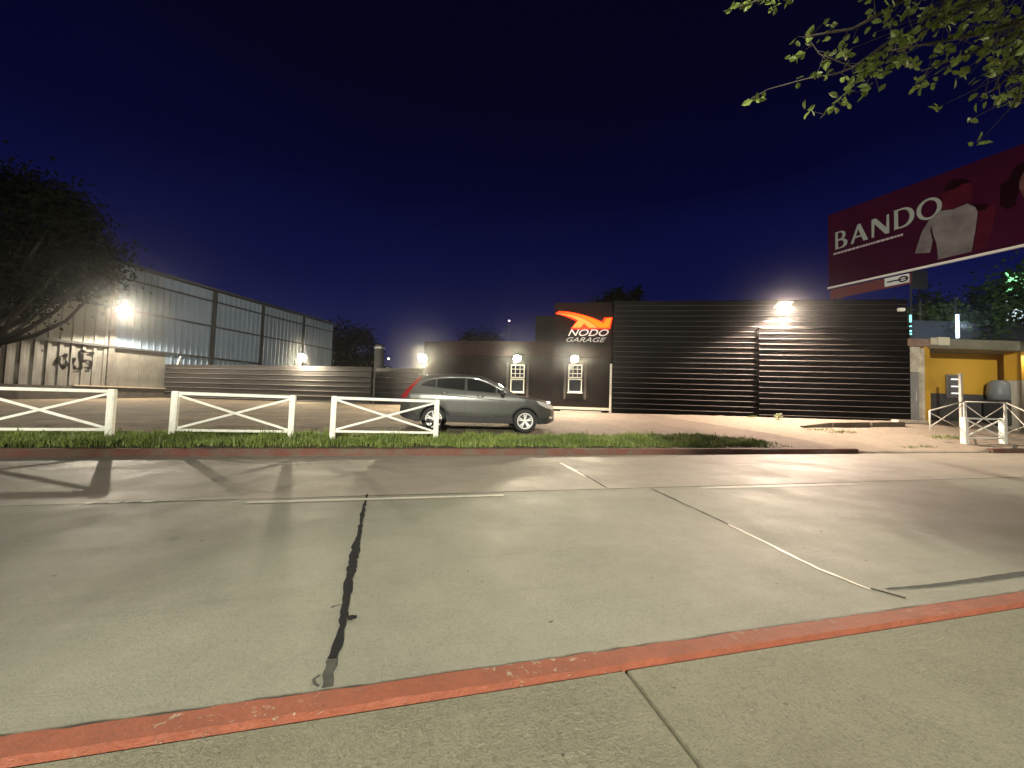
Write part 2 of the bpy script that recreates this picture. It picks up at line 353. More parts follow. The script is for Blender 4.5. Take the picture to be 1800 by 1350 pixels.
# near pavement: cast slabs with open joints over a dirt bed
pv = MB(); joints = [-150, -9.53, -6.03, -2.53, .87, 4.4, 7.9, 11.4, 150]
for a, b in zip(joints, joints[1:]):
    for v0, v1 in ((-2.0, 1.428), (-9, -2.012)):
        pv.box(a + .006, b - .006, v0, v1, .0, .125)
struct(pv.build('pavement', M['walk'], rot=(0, 0, A), bevel=.004))
struct(MB().box(-150, 150, -9, 1.45, -.05, .06).build('pavement_bed', M['groove'], rot=(0, 0, A)))
k = MB(); ku = -30.0; kv = []
while ku < 40:                                           # worn arrises: the edges wander by a few millimetres
    st = .06 if -4 < ku < 8 else .6
    j = lambda s: random.uniform(-s, s)
    kv.append([(ku, VN + j(.003), .0), (ku, VN - .004 + j(.004), .116), (ku, VN - .014 + j(.005), .128), (ku, 1.462 + j(.005), .128), (ku, 1.456 + j(.002), .05)])
    ku += st
k.add([p for r_ in kv for p in r_], [(i * 5 + q, i * 5 + q + 1, (i + 1) * 5 + q + 1, (i + 1) * 5 + q) for i in range(len(kv) - 1) for q in range(4)])
struct(k.build('near_kerb', M['red'], rot=(0, 0, A), smooth=False))
def farkerb(name, u0, u1, dip=None):
    b = MB(); rows = []; uu = u0
    while uu <= u1 + 1e-6:
        h = .135
        j = lambda s: random.uniform(-s, s)
        rows.append([(uu, 8.31, -.02), (uu, 8.315 + j(.006), h - .02), (uu, 8.335 + j(.006), h + j(.004)), (uu, 8.46, h + j(.004)), (uu, 8.47, 0)]); uu += .25
    b.add([p for r_ in rows for p in r_], [(i * 5 + q, i * 5 + q + 1, (i + 1) * 5 + q + 1, (i + 1) * 5 + q) for i in range(len(rows) - 1) for q in range(4)] + [(0, 1, 2, 3, 4), tuple((len(rows) - 1) * 5 + q for q in range(5))])
    return struct(b.build(name, M['redworn'], rot=(0, 0, A)))
farkerb('far_kerb', -30, 12.5); farkerb('far_kerb', 18.4, 60)

# marks on the road
def rough_strip(pxs, wds, step=.05, jit=.18):            # a poured tar line: centre and width wander
    pts = [roadpx(*p) for p in pxs]; P = []; W = []
    for (a, b, wa, wb) in zip(pts, pts[1:], wds, wds[1:]):
        L = math.dist(a, b); n = max(1, int(L / step))
        for i in range(n):
            t = i / n; P.append((a[0] + (b[0] - a[0]) * t + random.uniform(-.006, .006), a[1] + (b[1] - a[1]) * t)); W.append((wa + (wb - wa) * t) * (1 + random.uniform(-jit, jit)))
    P.append(pts[-1]); W.append(wds[-1]); return P, W
b = MB(); b.ribbon(*rough_strip([(646, 869), (637, 905), (632, 935), (629, 948)], [.02, .035, .03, .045], .07, .5), .004)
b.ribbon(*rough_strip([(629, 947), (621, 985), (614, 1020), (607, 1060), (601, 1100), (591, 1140), (583, 1160)], [.05, .062, .05, .046, .03, .045, .042], .04, .2), .0042)
bl = roadpx(619, 1087)
for i in range(52):
    a_ = random.uniform(0, 6.28); r_ = random.uniform(0, .022); c_ = (bl[0] + r_ * math.cos(a_), bl[1] + r_ * math.sin(a_)); q = random.uniform(.005, .011)
    b.add([(c_[0] + q * math.cos(t) * random.uniform(.7, 1.2), c_[1] + q * math.sin(t) * random.uniform(.7, 1.2), .0045 + i * .00004) for t in (0, 1.05, 2.1, 3.14, 4.2, 5.2)], [(0, 1, 2, 3, 4, 5)])
b.ribbon([roadpx(582, 1069), roadpx(590, 1066), roadpx(603, 1063)], [.014, .008, .004], .0044)
struct(b.build('tar_seam', M['tar'], rot=(0, 0, A)))
b = MB(); b.ribbon(*rough_strip([(583, 1160), (578, 1185), (575, 1210)], [.046, .045, .04], .04, .1), .004)
b.ribbon(*rough_strip([(1558, 1036), (1640, 1030), (1720, 1020), (1800, 1009), (1860, 1000)], [.02, .035, .05, .06, .06], .05, .15), .004)
b.ribbon([roadpx(562, 1188), roadpx(551, 1196), roadpx(552, 1203), roadpx(560, 1208)], .012, .004)
struct(b.build('old_tar_seam', mat('faded_tar', (.042, .044, .038), .8, col2=(.068, .068, .058), scale=20, spec=.2), rot=(0, 0, A)))
b = MB()
b.ribbon([(-14 + .4 * i, 4.955 + random.uniform(-.006, .006)) for i in range(110)], [random.uniform(.008, .022) for _ in range(110)], .004)
def joint(pxs, wds): b.ribbon(*rough_strip(pxs, wds, .12, .35), .0043)
joint([(1145, 859), (1280, 922)], [.018, .014]); joint([(1530, 1035), (1592, 1052)], [.02, .02]); joint([(1015, 828), (1067, 858)], [.015, .02])
struct(b.build('road_joints', M['groove'], rot=(0, 0, A)))
b = MB(); b.ribbon(*rough_strip([(1280, 922), (1360, 961), (1440, 1001), (1530, 1037)], [.016, .022, .03, .02], .08, .3), .0046)
b.ribbon(*rough_strip([(985, 814), (1000, 822), (1030, 838)], [.03, .07, .03], .08, .5), .0046)
struct(b.build('joint_filler', mat('pale_joint_filler', (.62, .56, .46), .5, col2=(.5, .45, .36), scale=20), rot=(0, 0, A)))
b = MB()
b.ribbon(*rough_strip([(433, 884), (885, 871)], [.08, .08], .1, .12), .0052); b.ribbon(*rough_strip([(1233, 858), (1505, 851)], [.10, .09], .1, .12), .0052)
for x0, x1 in ((150, 165), (192, 212), (221, 226), (250, 270)): b.ribbon([roadpx(x0, 885 - .028 * (x0 - 150)), roadpx(x1, 885 - .028 * (x1 - 150))], .06, .0052)
b.ribbon([roadpx(470, 817), roadpx(590, 812)], .05, .0052); b.ribbon([roadpx(1290, 818), roadpx(1420, 814)], .05, .0052)
struct(b.build('road_markings', M['lime'], rot=(0, 0, A)))
# leaves and crumbs lying on the road and pavement
b = MB()
for i in range(130):
    u, v = random.uniform(-4, 9), random.uniform(-.5, 8)
    if 1.4 < v < 1.6: continue
    z = .0055 if v > 1.5 else .1305; s = random.uniform(.005, .013); a_ = random.uniform(0, 6.28)
    b.add([(u + s * math.cos(a_ + t) * (1.5 if k_ % 2 else .8), v + s * math.sin(a_ + t) * .8, z + random.uniform(0, .004)) for k_, t in enumerate((0, 1.3, 2.9, 4.4))], [(0, 1, 2, 3)])
tag(b.build('litter', mat('dry_leaf_litter', (.12, .10, .06), .8, col2=(.05, .045, .03), scale=3), rot=(0, 0, A)), 'tiny dry leaves and crumbs scattered over the concrete road', 'litter', kind='stuff')

# grass on the verge
def blades(name, spots, mt, label, hmin, hmax, lean=.6):
    b = MB()
    for (u, v, s) in spots:
        z = gz(u, v) - .015; h = random.uniform(hmin, hmax) * s; a_ = random.uniform(0, 6.28); wd = random.uniform(.004, .009) * (1 + s * .4); l = random.uniform(.1, lean) * h
        dx, dy = math.cos(a_), math.sin(a_); px, py = -dy * wd, dx * wd
        b.add([(u - px, v - py, z), (u + px, v + py, z), (u + px * .7 + dx * l * .35, v + py * .7 + dy * l * .35, z + h * .6), (u - px * .7 + dx * l * .35, v - py * .7 + dy * l * .35, z + h * .6), (u + dx * l, v + dy * l, z + h)], [(0, 1, 2, 3), (3, 2, 4)])
    return tag(b.build(name, mt, rot=(0, 0, A)), label, 'grass', kind='stuff')
def clump(u, v):
    k = .5 + .5 * math.sin(u * 7.3 + 2 * math.sin(v * 5.1)) * math.sin(v * 8.9 + 1.7 * math.sin(u * 4.3)); return .5 * k + .5 * ( .5 + .5 * math.sin(u * 2.1 + 1.3 * math.sin(v * 3.1)) * math.sin(v * 2.7 + u * .9 + 1.1 * math.sin(u * 1.7)))
sp = []
while len(sp) < 52000:
    u, v = random.uniform(-10.5, 10.6), random.uniform(8.48, 10.4); c = clump(u, v)
    if v < 8.62 + .16 * math.sin(u * 3.1 + math.sin(u * 7.7)) and random.random() < .85: continue
    edge = min(1, (10.35 - v) / .5) * min(1, (10.6 - u) / 2.5) * min(1, .12 + (v - 8.5) / .35)
    if random.random() > edge * (.05 + .95 * c ** 2.1): continue
    sp.append((u, v, (.4 + 1.1 * c) * (.5 + .5 * edge) * (1.5 if random.random() < .04 else 1)))
blades('verge_grass', sp, M['grass'], 'rough green grass growing along the verge behind the far kerb', .07, .19)
sp = []
for cx, cy, n_, r_ in ((1325, 733, 260, .28), (1480, 760, 200, .5), (1440, 756, 180, .5), (1345, 733, 60, .2), (1600, 787, 60, .3), (1630, 786, 80, .3), (1500, 748, 160, .6), (1680, 770, 200, .5), (1650, 768, 200, .5)):
    P = ong(cx, cy); u0, v0 = to_uv(P)
    for i in range(n_):
        a_ = random.uniform(0, 6.28); r = r_ * random.random(); sp.append((u0 + r * math.cos(a_) * 1.6, v0 + r * math.sin(a_) * .5, .8))
blades('weeds', sp, M['grass'], 'sparse weeds in the cracked ground before the black garage and ramp', .03, .12)

# ------------------------------------------------------------------ white timber fence units along the verge
def fence_unit(u0, u1, v, label, posts=.115, ztop=1.19, rail=.06, group='white timber fence units along the verge'):
    x, y = to_xy((u0 + u1) / 2, v); zb = gz((u0 + u1) / 2, v); t = thing('fence_unit', label, 'fence', (x, y, zb), A + random.uniform(-.008, .008), group); t.rotation_euler[1] = random.uniform(-.006, .006); L = (u1 - u0) / 2; h = ztop - zb
    for s in (-1, 1):
        p = posts / 2; zz = gz(u0 if s < 0 else u1, v) - zb - .08
        MB().box(s * L - p, s * L + p, -p, p, zz, h).build('post', M['white'], t, bevel=.012)
    e = L - posts / 2 - .003
    MB().box(-e, e, -rail / 2, rail / 2, h - .075, h - .012).build('top_rail', M['white'], t, bevel=.006)
    MB().box(-e, e, -rail / 2, rail / 2, .17, .22).build('bottom_rail', M['white'], t, bevel=.006)
    MB().bar((-e, -.022, h - .09), (e, -.022, .235), .028, .045).build('diagonal_brace', M['white'], t)
    MB().bar((-e, .022, .235), (e, .022, h - .09), .028, .045).build('diagonal_brace', M['white'], t)
    return t
fence_unit(-8.25, -5.97, 9.5, 'leftmost white fence unit with crossed braces, cut by the left edge of the photo')
fence_unit(-4.89, -2.67, 9.5, 'white fence unit with crossed braces before the long grey corrugated fence, touching no car')
fence_unit(-1.81, .505, 9.5, 'white fence unit with crossed braces overlapping the rear wheel of the parked car')
fence_unit(18.9, 20.95, 9.22, 'low white fence unit with thick posts at the kerb before the yellow kiosk', posts=.16, ztop=1.14, rail=.05)

# ------------------------------------------------------------------ floodlights
LENS = emitter('lit_floodlight_lens', (1, .86, .62), 55)
LENSW = emitter('lit_white_lens', (1, .93, .78), 55)
def floodlight(P, face, label, power, col, bulb=False, arm=.35, size=(.34, .26), wide=150, lens=LENS, tilt=35, mount='back', mpt=None):
    # face: heading the lamp looks along (radians, world z); the bracket runs back to its wall or post
    t = thing('floodlight', label, 'floodlight', P, face - math.pi / 2, 'lit floodlights on the buildings')
    wd, ht = size; T = Matrix.Rotation(-R(tilt), 4, 'X')
    def tr(mb): mb.v = [tuple(T @ Vector(p)) for p in mb.v]; return mb
    # local +y is the lit side
    tr(MB().box(-wd / 2, wd / 2, -.09, 0, -ht / 2, ht / 2)).build('housing', DARK, t, bevel=.012)
    tr(MB().lathe([(.0, .058), (ht * .34, .05), (ht * .46, .028), (ht * .5, .004)], (0, 0, 0), 'y', 18)).build('lens', lens, t, smooth=True)
    end = mpt if mpt else (0, -arm, -.02)
    MB().tube([(0, -.08, -.01), (0, (-.08 + end[1]) / 2, -.03), end], .018, 8).build('bracket', DARK, t, smooth=True)
    L = bpy.data.lights.new('flood', 'POINT' if bulb else 'SPOT'); L.energy = power; L.color = col; L.shadow_soft_size = .09
    if not bulb: L.spot_size = R(wide); L.spot_blend = .2
    o = bpy.data.objects.new('flood', L); COL.objects.link(o); o.parent = t; v = T @ Vector((0, (.5 * ht + .12) if bulb else .1, 0)); o.location = v
    o.rotation_euler = (T @ Vector((0, 1, -.1))).to_track_quat('-Z', 'Y').to_euler()
    return t

# ------------------------------------------------------------------ black garage
def ribbed(L, z0, z1, period, rw, d, horizontal=True, y=0.0, slope=.018):
    b = MB(); prof = []; s = 0; end = (z1 - z0) if horizontal else L
    while s < end:
        for q, o in ((0, 0), (period - rw, 0), (period - rw + slope * .9, -d * .5), (period - rw + slope * 1.3, -d), (period - slope * 1.3, -d), (period - slope * .55, -d * .82), (period - slope * .15, -d * .4)):
            if s + q < end: prof.append((s + q, o))
        s += period
    prof.append((end, 0))
    if horizontal:
        vs_ = [(x, y + o, z0 + s_) for s_, o in prof for x in (0, L)]
    else:
        vs_ = [(s_, y + o, z) for s_, o in prof for z in (z0, z1)]
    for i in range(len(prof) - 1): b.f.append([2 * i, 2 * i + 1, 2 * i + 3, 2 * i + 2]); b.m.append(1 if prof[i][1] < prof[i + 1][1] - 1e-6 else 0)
    b.v = [tuple(v) for v in vs_]
    return b
BLK = mat('black_painted_sheet', (0.0036, 0.00312, 0.00312), .5, 0, col2=(0.0054, 0.00468, 0.0045), scale=.9, spec=.05)
LITRIB = mat('lit_rib_top', (0.0651, 0.05989, 0.05208), .7, col2=(.028, .025, .022), scale=.55, stretch=(1, 1, 7), lo=.42, hi=.62)   # lamp light on the ribs, painted as a paler upper side
GW = Wall((-4.4, 19.44), 1, -.143)
gl, _ = GW.px(1076, 700); gr, _ = GW.px(1597, 700); _, gt = GW.px(1330, 531); ds, _ = GW.px(1332, 700); _, dz = GW.px(1332, 577)
gar = thing('garage', 'black garage building clad in horizontal ribbed sheet with a wide sliding door', 'garage', GW.at(gl), GW.a)
Lg = gr - gl
ribbed(Lg, .55, gt, .245, .055, .03, slope=.022).build('front_wall', [BLK, LITRIB], gar)
dr = ribbed(Lg - (ds - gl), .72, dz, .245, .055, .032, y=-.14, slope=.022)
dl = Lg - (ds - gl)
dr.box(0, .05, -.135, -.03, .72, dz + .02); dr.box(.05, dl, -.135, -.03, dz - .03, dz + .02)
dr.build('sliding_door', [BLK, LITRIB], gar, loc=(ds - gl, .04, 0))
MB().box(0, Lg, -.06, .12, gt, gt + .07).build('parapet_cap', BLK, gar)
sd = MB(); sd.box(0, .08, .05, 11, .4, gt - .01); sd.box(Lg - .08, Lg, .05, 11, .4, gt - .01); sd.box(.08, Lg - .08, 10.9, 11, .4, gt - .02); sd.box(.08, Lg - .08, .05, 10.9, gt - .25, gt - .12)
sd.build('side_walls', BLK, gar)
# flood over the door
s_, z_ = GW.px(1378, 536, -.46); P = GW.at(s_, -.46, z_)
floodlight(P, GW.a - math.pi / 2, 'large glaring floodlight high above the black garage sliding door', 8200, (1, .77, .60), size=(.62, .5), wide=136, tilt=70, mpt=(0, -.4, .05))
s_, z_ = GW.px(1582, 545, -.1)
cm = thing('security_camera', 'small white security camera near the top right corner of the black garage', 'camera', GW.at(s_, -.06, z_), GW.a)
MB().box(-.13, .13, -.16, -.04, -.07, .07).build('housing', M['white'], cm, bevel=.02); MB().box(-.05, .05, -.04, .02, -.04, .04).build('bracket', M['white'], cm)

# ------------------------------------------------------------------ workshop block with windows and lit sign
BROWN = mat('dark_brown_render', (0.009, 0.00625, 0.006), .8, col2=(0.013, 0.00875, 0.00825), scale=2.0, spec=.1, bump=.4, bscale=14)
BRDK = mat('charcoal_render', (0.0054, 0.0054, 0.0051), .85, col2=(0.0084, 0.0081, 0.0078), scale=2, spec=.1, bump=.3, bscale=10)
REDB = mat('dull_red_fascia', (0.0231, 0.01045, 0.0099), .75, col2=(0.0165, 0.00825, 0.0077), scale=3, spec=.1, bump=.2)
CREAM = mat('cream_painted_steel', (.62, .58, .48), .5, col2=(.48, .44, .36), scale=6)
PANE = mat('dark_window_pane', (.012, .013, .016), .08, spec=.7)
s0, _ = GW.px(742, 700); s1, _ = GW.px(1074, 700); sm, _ = GW.px(973, 600); sk, _ = GW.px(937, 600)
_, z1_ = GW.px(850, 601); _, z2_ = GW.px(1020, 532); _, z3_ = GW.px(950, 546)
ws = thing('workshop', 'dark brown workshop with two white windows under lamps and a taller block behind its sign', 'workshop', GW.at(s0), GW.a)
Lw = s1 - s0 - .02; zf = GW.px(1020, 719)[1]
body = MB(); body.box(0, sm - s0, 0, 5, zf, z1_); body.box(sm - s0, Lw, 0, 5, zf, z2_)
body.build('wall', BROWN, ws)
MB().box(sk - s0, sm - s0 - .003, 1.2, 5, z1_ + .003, z3_).build('parapet_block', BRDK, ws)
MB().box(GW.px(780, 610)[0] - s0, sm - s0 - .003, -.14, -.003, GW.px(850, 626)[1], z1_ + .02).build('fascia', REDB, ws)
MB().box(sm - s0, Lw, -.10, -.003, GW.px(1020, 629)[1], GW.px(1020, 610)[1]).build('fascia', REDB, ws)
MB().box(GW.px(890, 720)[0] - s0, Lw, -.16, -.003, zf - .03, zf + .09).build('floor_beam', CREAM, ws, bevel=.01)
MB().box(GW.px(985, 724)[0] - s0, GW.px(1056, 724)[0] - s0, -.30, -.17, zf - .14, zf - .08).build('step_board', CREAM, ws, bevel=.01)
MB().box(Lw - .07, Lw + .02, -.18, -.08, .78, GW.px(1072, 640)[1]).build('corner_post', CREAM, ws, bevel=.01)
pl = MB()
for x in (905, 990, 1062): a_ = GW.px(x, 720)[0] - s0; pl.box(a_ - .25, a_ + .15, -.02, .4, .55, zf - .035)
pl.box(0, Lw, .42, .6, .5, zf); pl.build('plinth', BRDK, ws)
for xa, xb in ((898, 922), (999, 1023)):
    a0, a1 = GW.px(xa, 660)[0] - s0, GW.px(xb, 660)[0] - s0; zt, zm, zb_ = GW.px(xa, 641)[1], GW.px(xa, 665)[1], GW.px(xa, 689)[1]
    fr = MB()
    for z0, z1 in ((zm + .02, zt), (zb_, zm - .02)):
        fr.box(a0, a1, -.07, -.003, z0, z0 + .045); fr.box(a0, a1, -.07, -.003, z1 - .045, z1); fr.box(a0, a0 + .04, -.07, -.003, z0 + .045, z1 - .045); fr.box(a1 - .04, a1, -.07, -.003, z0 + .045, z1 - .045)
    wn = fr.build('window', CREAM, ws)
    mu = MB()
    for i in (1, 2): x = a0 + (a1 - a0) * i / 3; mu.box(x - .013, x + .013, -.06, -.026, zm + .065, zt - .045)
    for i in (1, 2): z = zm + .02 + (zt - zm - .02) * i / 3; mu.box(a0 + .04, a1 - .04, -.058, -.028, z - .013, z + .013)
    mu.build('glazing_bar', CREAM, wn)
    MB().box(a0 + .04, a1 - .04, -.024, -.004, zm + .065, zt - .045).build('pane', PANE, wn); MB().box(a0 + .04, a1 - .04, -.024, -.004, zb_ + .045, zm - .065).build('pane', PANE, wn)
    MB().box(a0 - .03, a1 + .03, -.12, -.072, zb_ - .05, zb_ - .01).build('sill', CREAM, wn)
    for x in (a0 - .16, a1 + .16):
        MB().box(x - .05, x + .05, -.05, -.003, zb_ - .35, zt + .1).build('shutter_rail', mat('grey_brown_rail', (.055, .048, .043), .8, spec=.1), ws)
    for x in (a0 - .44, a1 + .22): MB().box(x, x + .28, -.045, -.003, zb_, zm).build('shutter', BRDK, ws)
for x, y, lb in ((909, 630, 'lit round floodlight above the workshop window nearest the car bonnet'), (1010, 631, 'lit round floodlight below the orange sign, above the right workshop window')):
    s_, z_ = GW.px(x, y, -.45); floodlight(GW.at(s_, -.45, z_), GW.a - math.pi / 2, lb, 1500, (1, .84, .60), lens=LENSW, size=(.36, .36), tilt=34, mpt=(0, -.42, 0))

# sign: swoosh emblem and lettering standing off the wall
OR1 = emitter('orange_sign_face', (1, .30, .008), 1.25); OR2 = emitter('amber_sign_face', (1, .43, .07), 1.35); RG = emitter('red_sign_backlight', (1, .016, .003), 6.0)
LET = mat('white_sign_letter', (.46, .43, .40), .35, emit=(1, .70, .60), es=.12)
sx0, sz0 = GW.px(1030, 575, -.25)
sg = thing('shop_sign', 'lit orange swoosh emblem over the white words NODO GARAGE on the dark workshop wall', 'sign', GW.at(sx0, -.25, sz0), GW.a)
def sp2(x, y):                                           # from the close view of the sign to sign plane metres
    s, z = GW.px(950 + x / 10.588, 530 + y / 10.588, -.25); return s - sx0, z - sz0
top = [(355, 187), (480, 200), (620, 222), (800, 262), (940, 305), (1060, 352), (1160, 400), (1185, 395), (1215, 318), (1325, 308), (1275, 484), (1085, 484), (1000, 420), (900, 352), (780, 292), (640, 245), (500, 212)]
low = [(305, 225), (430, 232), (560, 250), (700, 285), (800, 322), (900, 372), (985, 430), (1055, 484), (900, 484), (812, 408), (745, 484), (592, 484), (705, 350), (600, 300), (480, 258)]
halo = [(285, 218), (350, 176), (500, 188), (660, 214), (830, 256), (1000, 312), (1150, 378), (1196, 300), (1345, 292), (1292, 503), (570, 506), (680, 360), (560, 305), (420, 252)]
outline('backlight', [[sp2(*p) for p in halo]], RG, sg, Matrix.Translation((0, .05, 0)) @ STAND, .02)
outline('emblem', [[sp2(*p) for p in top]], OR1, sg, STAND, .03); outline('emblem', [[sp2(*p) for p in low]], OR2, sg, Matrix.Translation((0, -.012, 0)) @ STAND, .03)
def fit_text(nm, body, mt, parent, x0, x1, zb, zt, y, shear, bold=0, depth=.03):
    o = text(nm, body, mt, parent, Matrix.Identity(4), 1.0, shear, 0, bold=bold); xs = [v.co.x for v in o.data.vertices]; ys = [v.co.y for v in o.data.vertices]
    bpy.data.objects.remove(o); sx = (x1 - x0) / (max(xs) - min(xs)); sy = (zt - zb) / (max(ys) - min(ys))
    T = Matrix.Translation((x0 - min(xs) * sx, y, zb - min(ys) * sy)) @ STAND @ Matrix.Diagonal((sx, sy, 1, 1))
    return text(nm, body, mt, parent, T, 1.0, shear, depth, bold=bold)
a_, b_ = sp2(515, 638), sp2(1272, 520); fit_text('lettering', 'NODO', LET, sg, a_[0], b_[0], a_[1], b_[1], 0, .35, .004)
a_, b_ = sp2(478, 750), sp2(1222, 672); fit_text('lettering', 'GARAGE', mat('grey_sign_letter', (.30, .28, .26), .4, emit=(1, .8, .7), es=.06), sg, a_[0], b_[0], a_[1], b_[1], 0, .4, .0)
for x, z in ((-.5, .05), (.3, .1), (-.3, -.12), (.4, -.12)): MB().box(x - .015, x + .015, .02, .247, z - .015, z + .015).build('standoff', DARK, sg)

# ------------------------------------------------------------------ long corrugated fence on the left, its floods
FGR = mat('grey_brown_sheet_metal', (0.0319, 0.02805, 0.0264), .42, .1, col2=(0.0187, 0.01705, 0.01595), scale=.9, lo=.3, hi=.7, stretch=(.5, 1, 2), bump=.15, bscale=6, rvar=.08)
p0, p1, p2 = atY(287, 690, 23.0), atY(651, 700, 20.1), atY(741, 700, 19.5)
def sheetfence(a, b, ztop, mt, label, per):
    L = math.hypot(b.x - a.x, b.y - a.y); t = thing('sheet_fence', label, 'fence', (a.x, a.y, 0), math.atan2(b.y - a.y, b.x - a.x))
    ribbed(L, .62, ztop, per, .07, .045, slope=.026).build('sheet', [mt, LITRIB], t)
    n = max(2, int(L / 2.6))
    for i in range(n + 1): x = min(max(.05, L * i / n), L - .05); MB().box(x - .04, x + .04, .02, .1, .5, ztop).build('post', DARK, t)
    MB().box(0, L, -.02, .04, ztop + .002, ztop + .05).build('top_rail', mt, t)
    return t
sheetfence(p0, p1, 2.74, FGR, 'long grey brown fence of horizontal ribbed sheet beside the warehouse', .28)
sheetfence(p1 + Vector((.05, .45, 0)), p2, 2.70, mat('dark_sheet_metal', (0.0108, 0.0102, 0.0099), .5, .1, col2=(.026, .024, .023), scale=1), 'short darker ribbed fence between the long fence and the workshop', .28)
FW = Wall(p0, p1.x - p0.x, p1.y - p0.y)
s_, z_ = FW.px(531, 627, -.25); floodlight(FW.at(s_, -.25, z_), FW.a - math.pi / 2, 'lit floodlight standing just above the top edge of the long grey fence', 1200, (1, .86, .62), bulb=True, lens=LENSW, size=(.38, .38), tilt=40, mpt=(0, -.27, -.28))
s_, z_ = GW.px(743, 630, -.5); floodlight(GW.at(s_, -.5, z_), GW.a - math.pi / 2, 'lit floodlight at the left corner of the workshop, over the car tail', 2000, (1, .84, .60), lens=LENSW, size=(.42, .42), tilt=34, mpt=(.2, -.5, -.05))

# ------------------------------------------------------------------ warehouse
WH = Wall((-22.8, 17.1), .26, .966)
ZN = mat('galvanised_cladding', (0.1965, 0.2485, 0.3121), .42, .1, col2=(0.1496, 0.1904, 0.2414), scale=.8, lo=.3, hi=.7, stretch=(3, 1, .5), bump=.12, bscale=3, rvar=.1)
ZD = mat('dull_galvanised_cladding', (0.1676, 0.2139, 0.2659), .5, .1, col2=(0.136, 0.1734, 0.2176), scale=.8, lo=.3, hi=.7, stretch=(3, 1, .5), bump=.12, bscale=3, rvar=.1)
CRM = mat('weathered_cream_cladding', (0.225, 0.225, 0.195), .6, .1, col2=(.20, .19, .16), scale=1.3, lo=.3, hi=.7, stretch=(4, 1, .5), bump=.15, bscale=4)
RUST = mat('stained_cream_cladding', (0.152, 0.148, 0.132), .7, .05, col2=(.085, .075, .062), scale=1.6, lo=.35, hi=.68, stretch=(5, 1, .6), bump=.3, bscale=6)
SHUT = mat('grey_shutter_sheet', (.15, .14, .115), .55, .1, col2=(.09, .085, .075), scale=1.5)
DGR = mat('dark_steel', (.045, .045, .045), .6, .3)
s195, _ = WH.px(195, 600); s370, _ = WH.px(372, 600); s455, _ = WH.px(458, 600); s530, _ = WH.px(531, 600); s583, _ = WH.px(583, 600); s288, _ = WH.px(290, 640)
zr = WH.px(400, 519)[1]; zg = WH.px(296, 621)[1]; zmid = WH.px(455, 590)[1]; zpl = WH.px(204, 681)[1]
wh = thing('warehouse', 'long metal clad warehouse with grey ribbed sheets and a graffitied lower wall', 'warehouse', WH.at(0), WH.a)
def sheet(a, b, z0, z1, mt, per=.30, d=.055, rw=.08): ribbed(b - a, z0, z1, per, rw, d, False).build('cladding', mt, wh, loc=(a, 0, 0))
SW = -7.0
sheet(SW, s195, zg + .06, zr, CRM, .42, .05, .16); sheet(s195, s370, zg + .06, zr, ZN, .34); sheet(s370, s455, zg + .06, zr, ZN, .36); sheet(s455, s530, zg - .4, zr, ZD, .36, .05); sheet(s530, s583, zg - .4, zr, ZD, .36, .05)
sheet(SW, s195, zpl, zg - .06, RUST, .42, .06, .17); ribbed(s288 - s195, zpl + .06, zg - .06, .12, .04, .01, False).build('shutter', SHUT, wh, loc=(s195, 0, 0))
sheet(s288, s455, .6, zg - .06, ZD, .36, .05)
MB().box(SW, s455, -.14, -.003, zg - .06, zg + .06).build('girder', DGR, wh)
MB().box(SW, s583, -.11, -.003 - .04, zmid - .05, zmid + .05).build('girder', DGR, wh)
MB().box(SW, s583, -.11, -.045, zr - .75, zr - .66).build('gutter_pipe', DGR, wh)
MB().box(SW, s583 + .1, -.35, 9, zr + .002, zr + .16).build('roof_edge', DGR, wh)
for s_ in (s195, s370, s455, s530): MB().box(s_ - .12, s_ + .12, -.12, -.003, zpl - .3 if s_ == s195 else .6, zr).build('column', DGR if s_ > s195 else mat('rusty_column', (.07, .062, .055), .8, col2=(.13, .115, .095), scale=5), wh)
MB().box(SW, s288 + .3, -.30, .3, .55, zpl).build('plinth', mat('dark_plinth', (.075, .062, .05), .85, col2=(.04, .035, .03), scale=3), wh)
MB().box(s195 - 1.5, s288 + .2, -.36, .1, zpl + .004, zpl + .06).build('ledge', mat('pale_ledge', (.42, .36, .26), .8, col2=(.3, .25, .18), scale=6), wh)
rb = MB(); rb.box(SW, s583, 9, 9.1, .5, zr); rb.box(SW, SW + .1, .06, 9, .5, zr - .01); rb.box(s583 - .08, s583, .06, 9, .5, zr - .01); rb.build('rear_walls', ZD, wh)
# graffiti strokes, following the close view
gf = MB()
def gp(x, y): s, z = WH.px(x / 5.625, 560 + y / 5.625, -.066); return (s, z)
for st in ([(655, 345), (645, 400), (662, 465), (625, 492), (575, 435), (590, 378), (648, 362)], [(560, 415), (600, 455), (640, 490)], [(735, 385), (722, 450), (745, 500), (800, 492), (812, 430), (806, 300)], [(812, 425), (875, 410), (905, 440), (888, 490), (830, 482)], [(805, 315), (860, 335), (935, 345)]):
    pts = []
    for a_, b_ in zip(st, st[1:]):
        for i in range(5): pts.append((a_[0] + (b_[0] - a_[0]) * i / 5, a_[1] + (b_[1] - a_[1]) * i / 5))
    pts.append(st[-1]); P2 = [gp(*p) for p in pts]
    gf.ribbon(P2, [.10 + .05 * math.sin(i * .9) for i in range(len(P2))], 0)
gf.v = [(x, -.064 + .001 * (i % 3) * 0, y) for i, (x, y, z) in enumerate(gf.v)]
gf.build('graffiti', mat('black_spray_paint', (.012, .011, .010), .9, spec=.08), wh)
s_, z_ = WH.px(216, 543, -1.3); P = WH.at(s_, -1.3, z_)
floodlight(P, WH.a - math.pi / 2 + .15, 'lit floodlight on a bracket high on the warehouse wall beside the big tree', 4500, (1, .87, .68), size=(.62, .5), wide=165, tilt=48, mpt=(-.25, -1.25, .1))
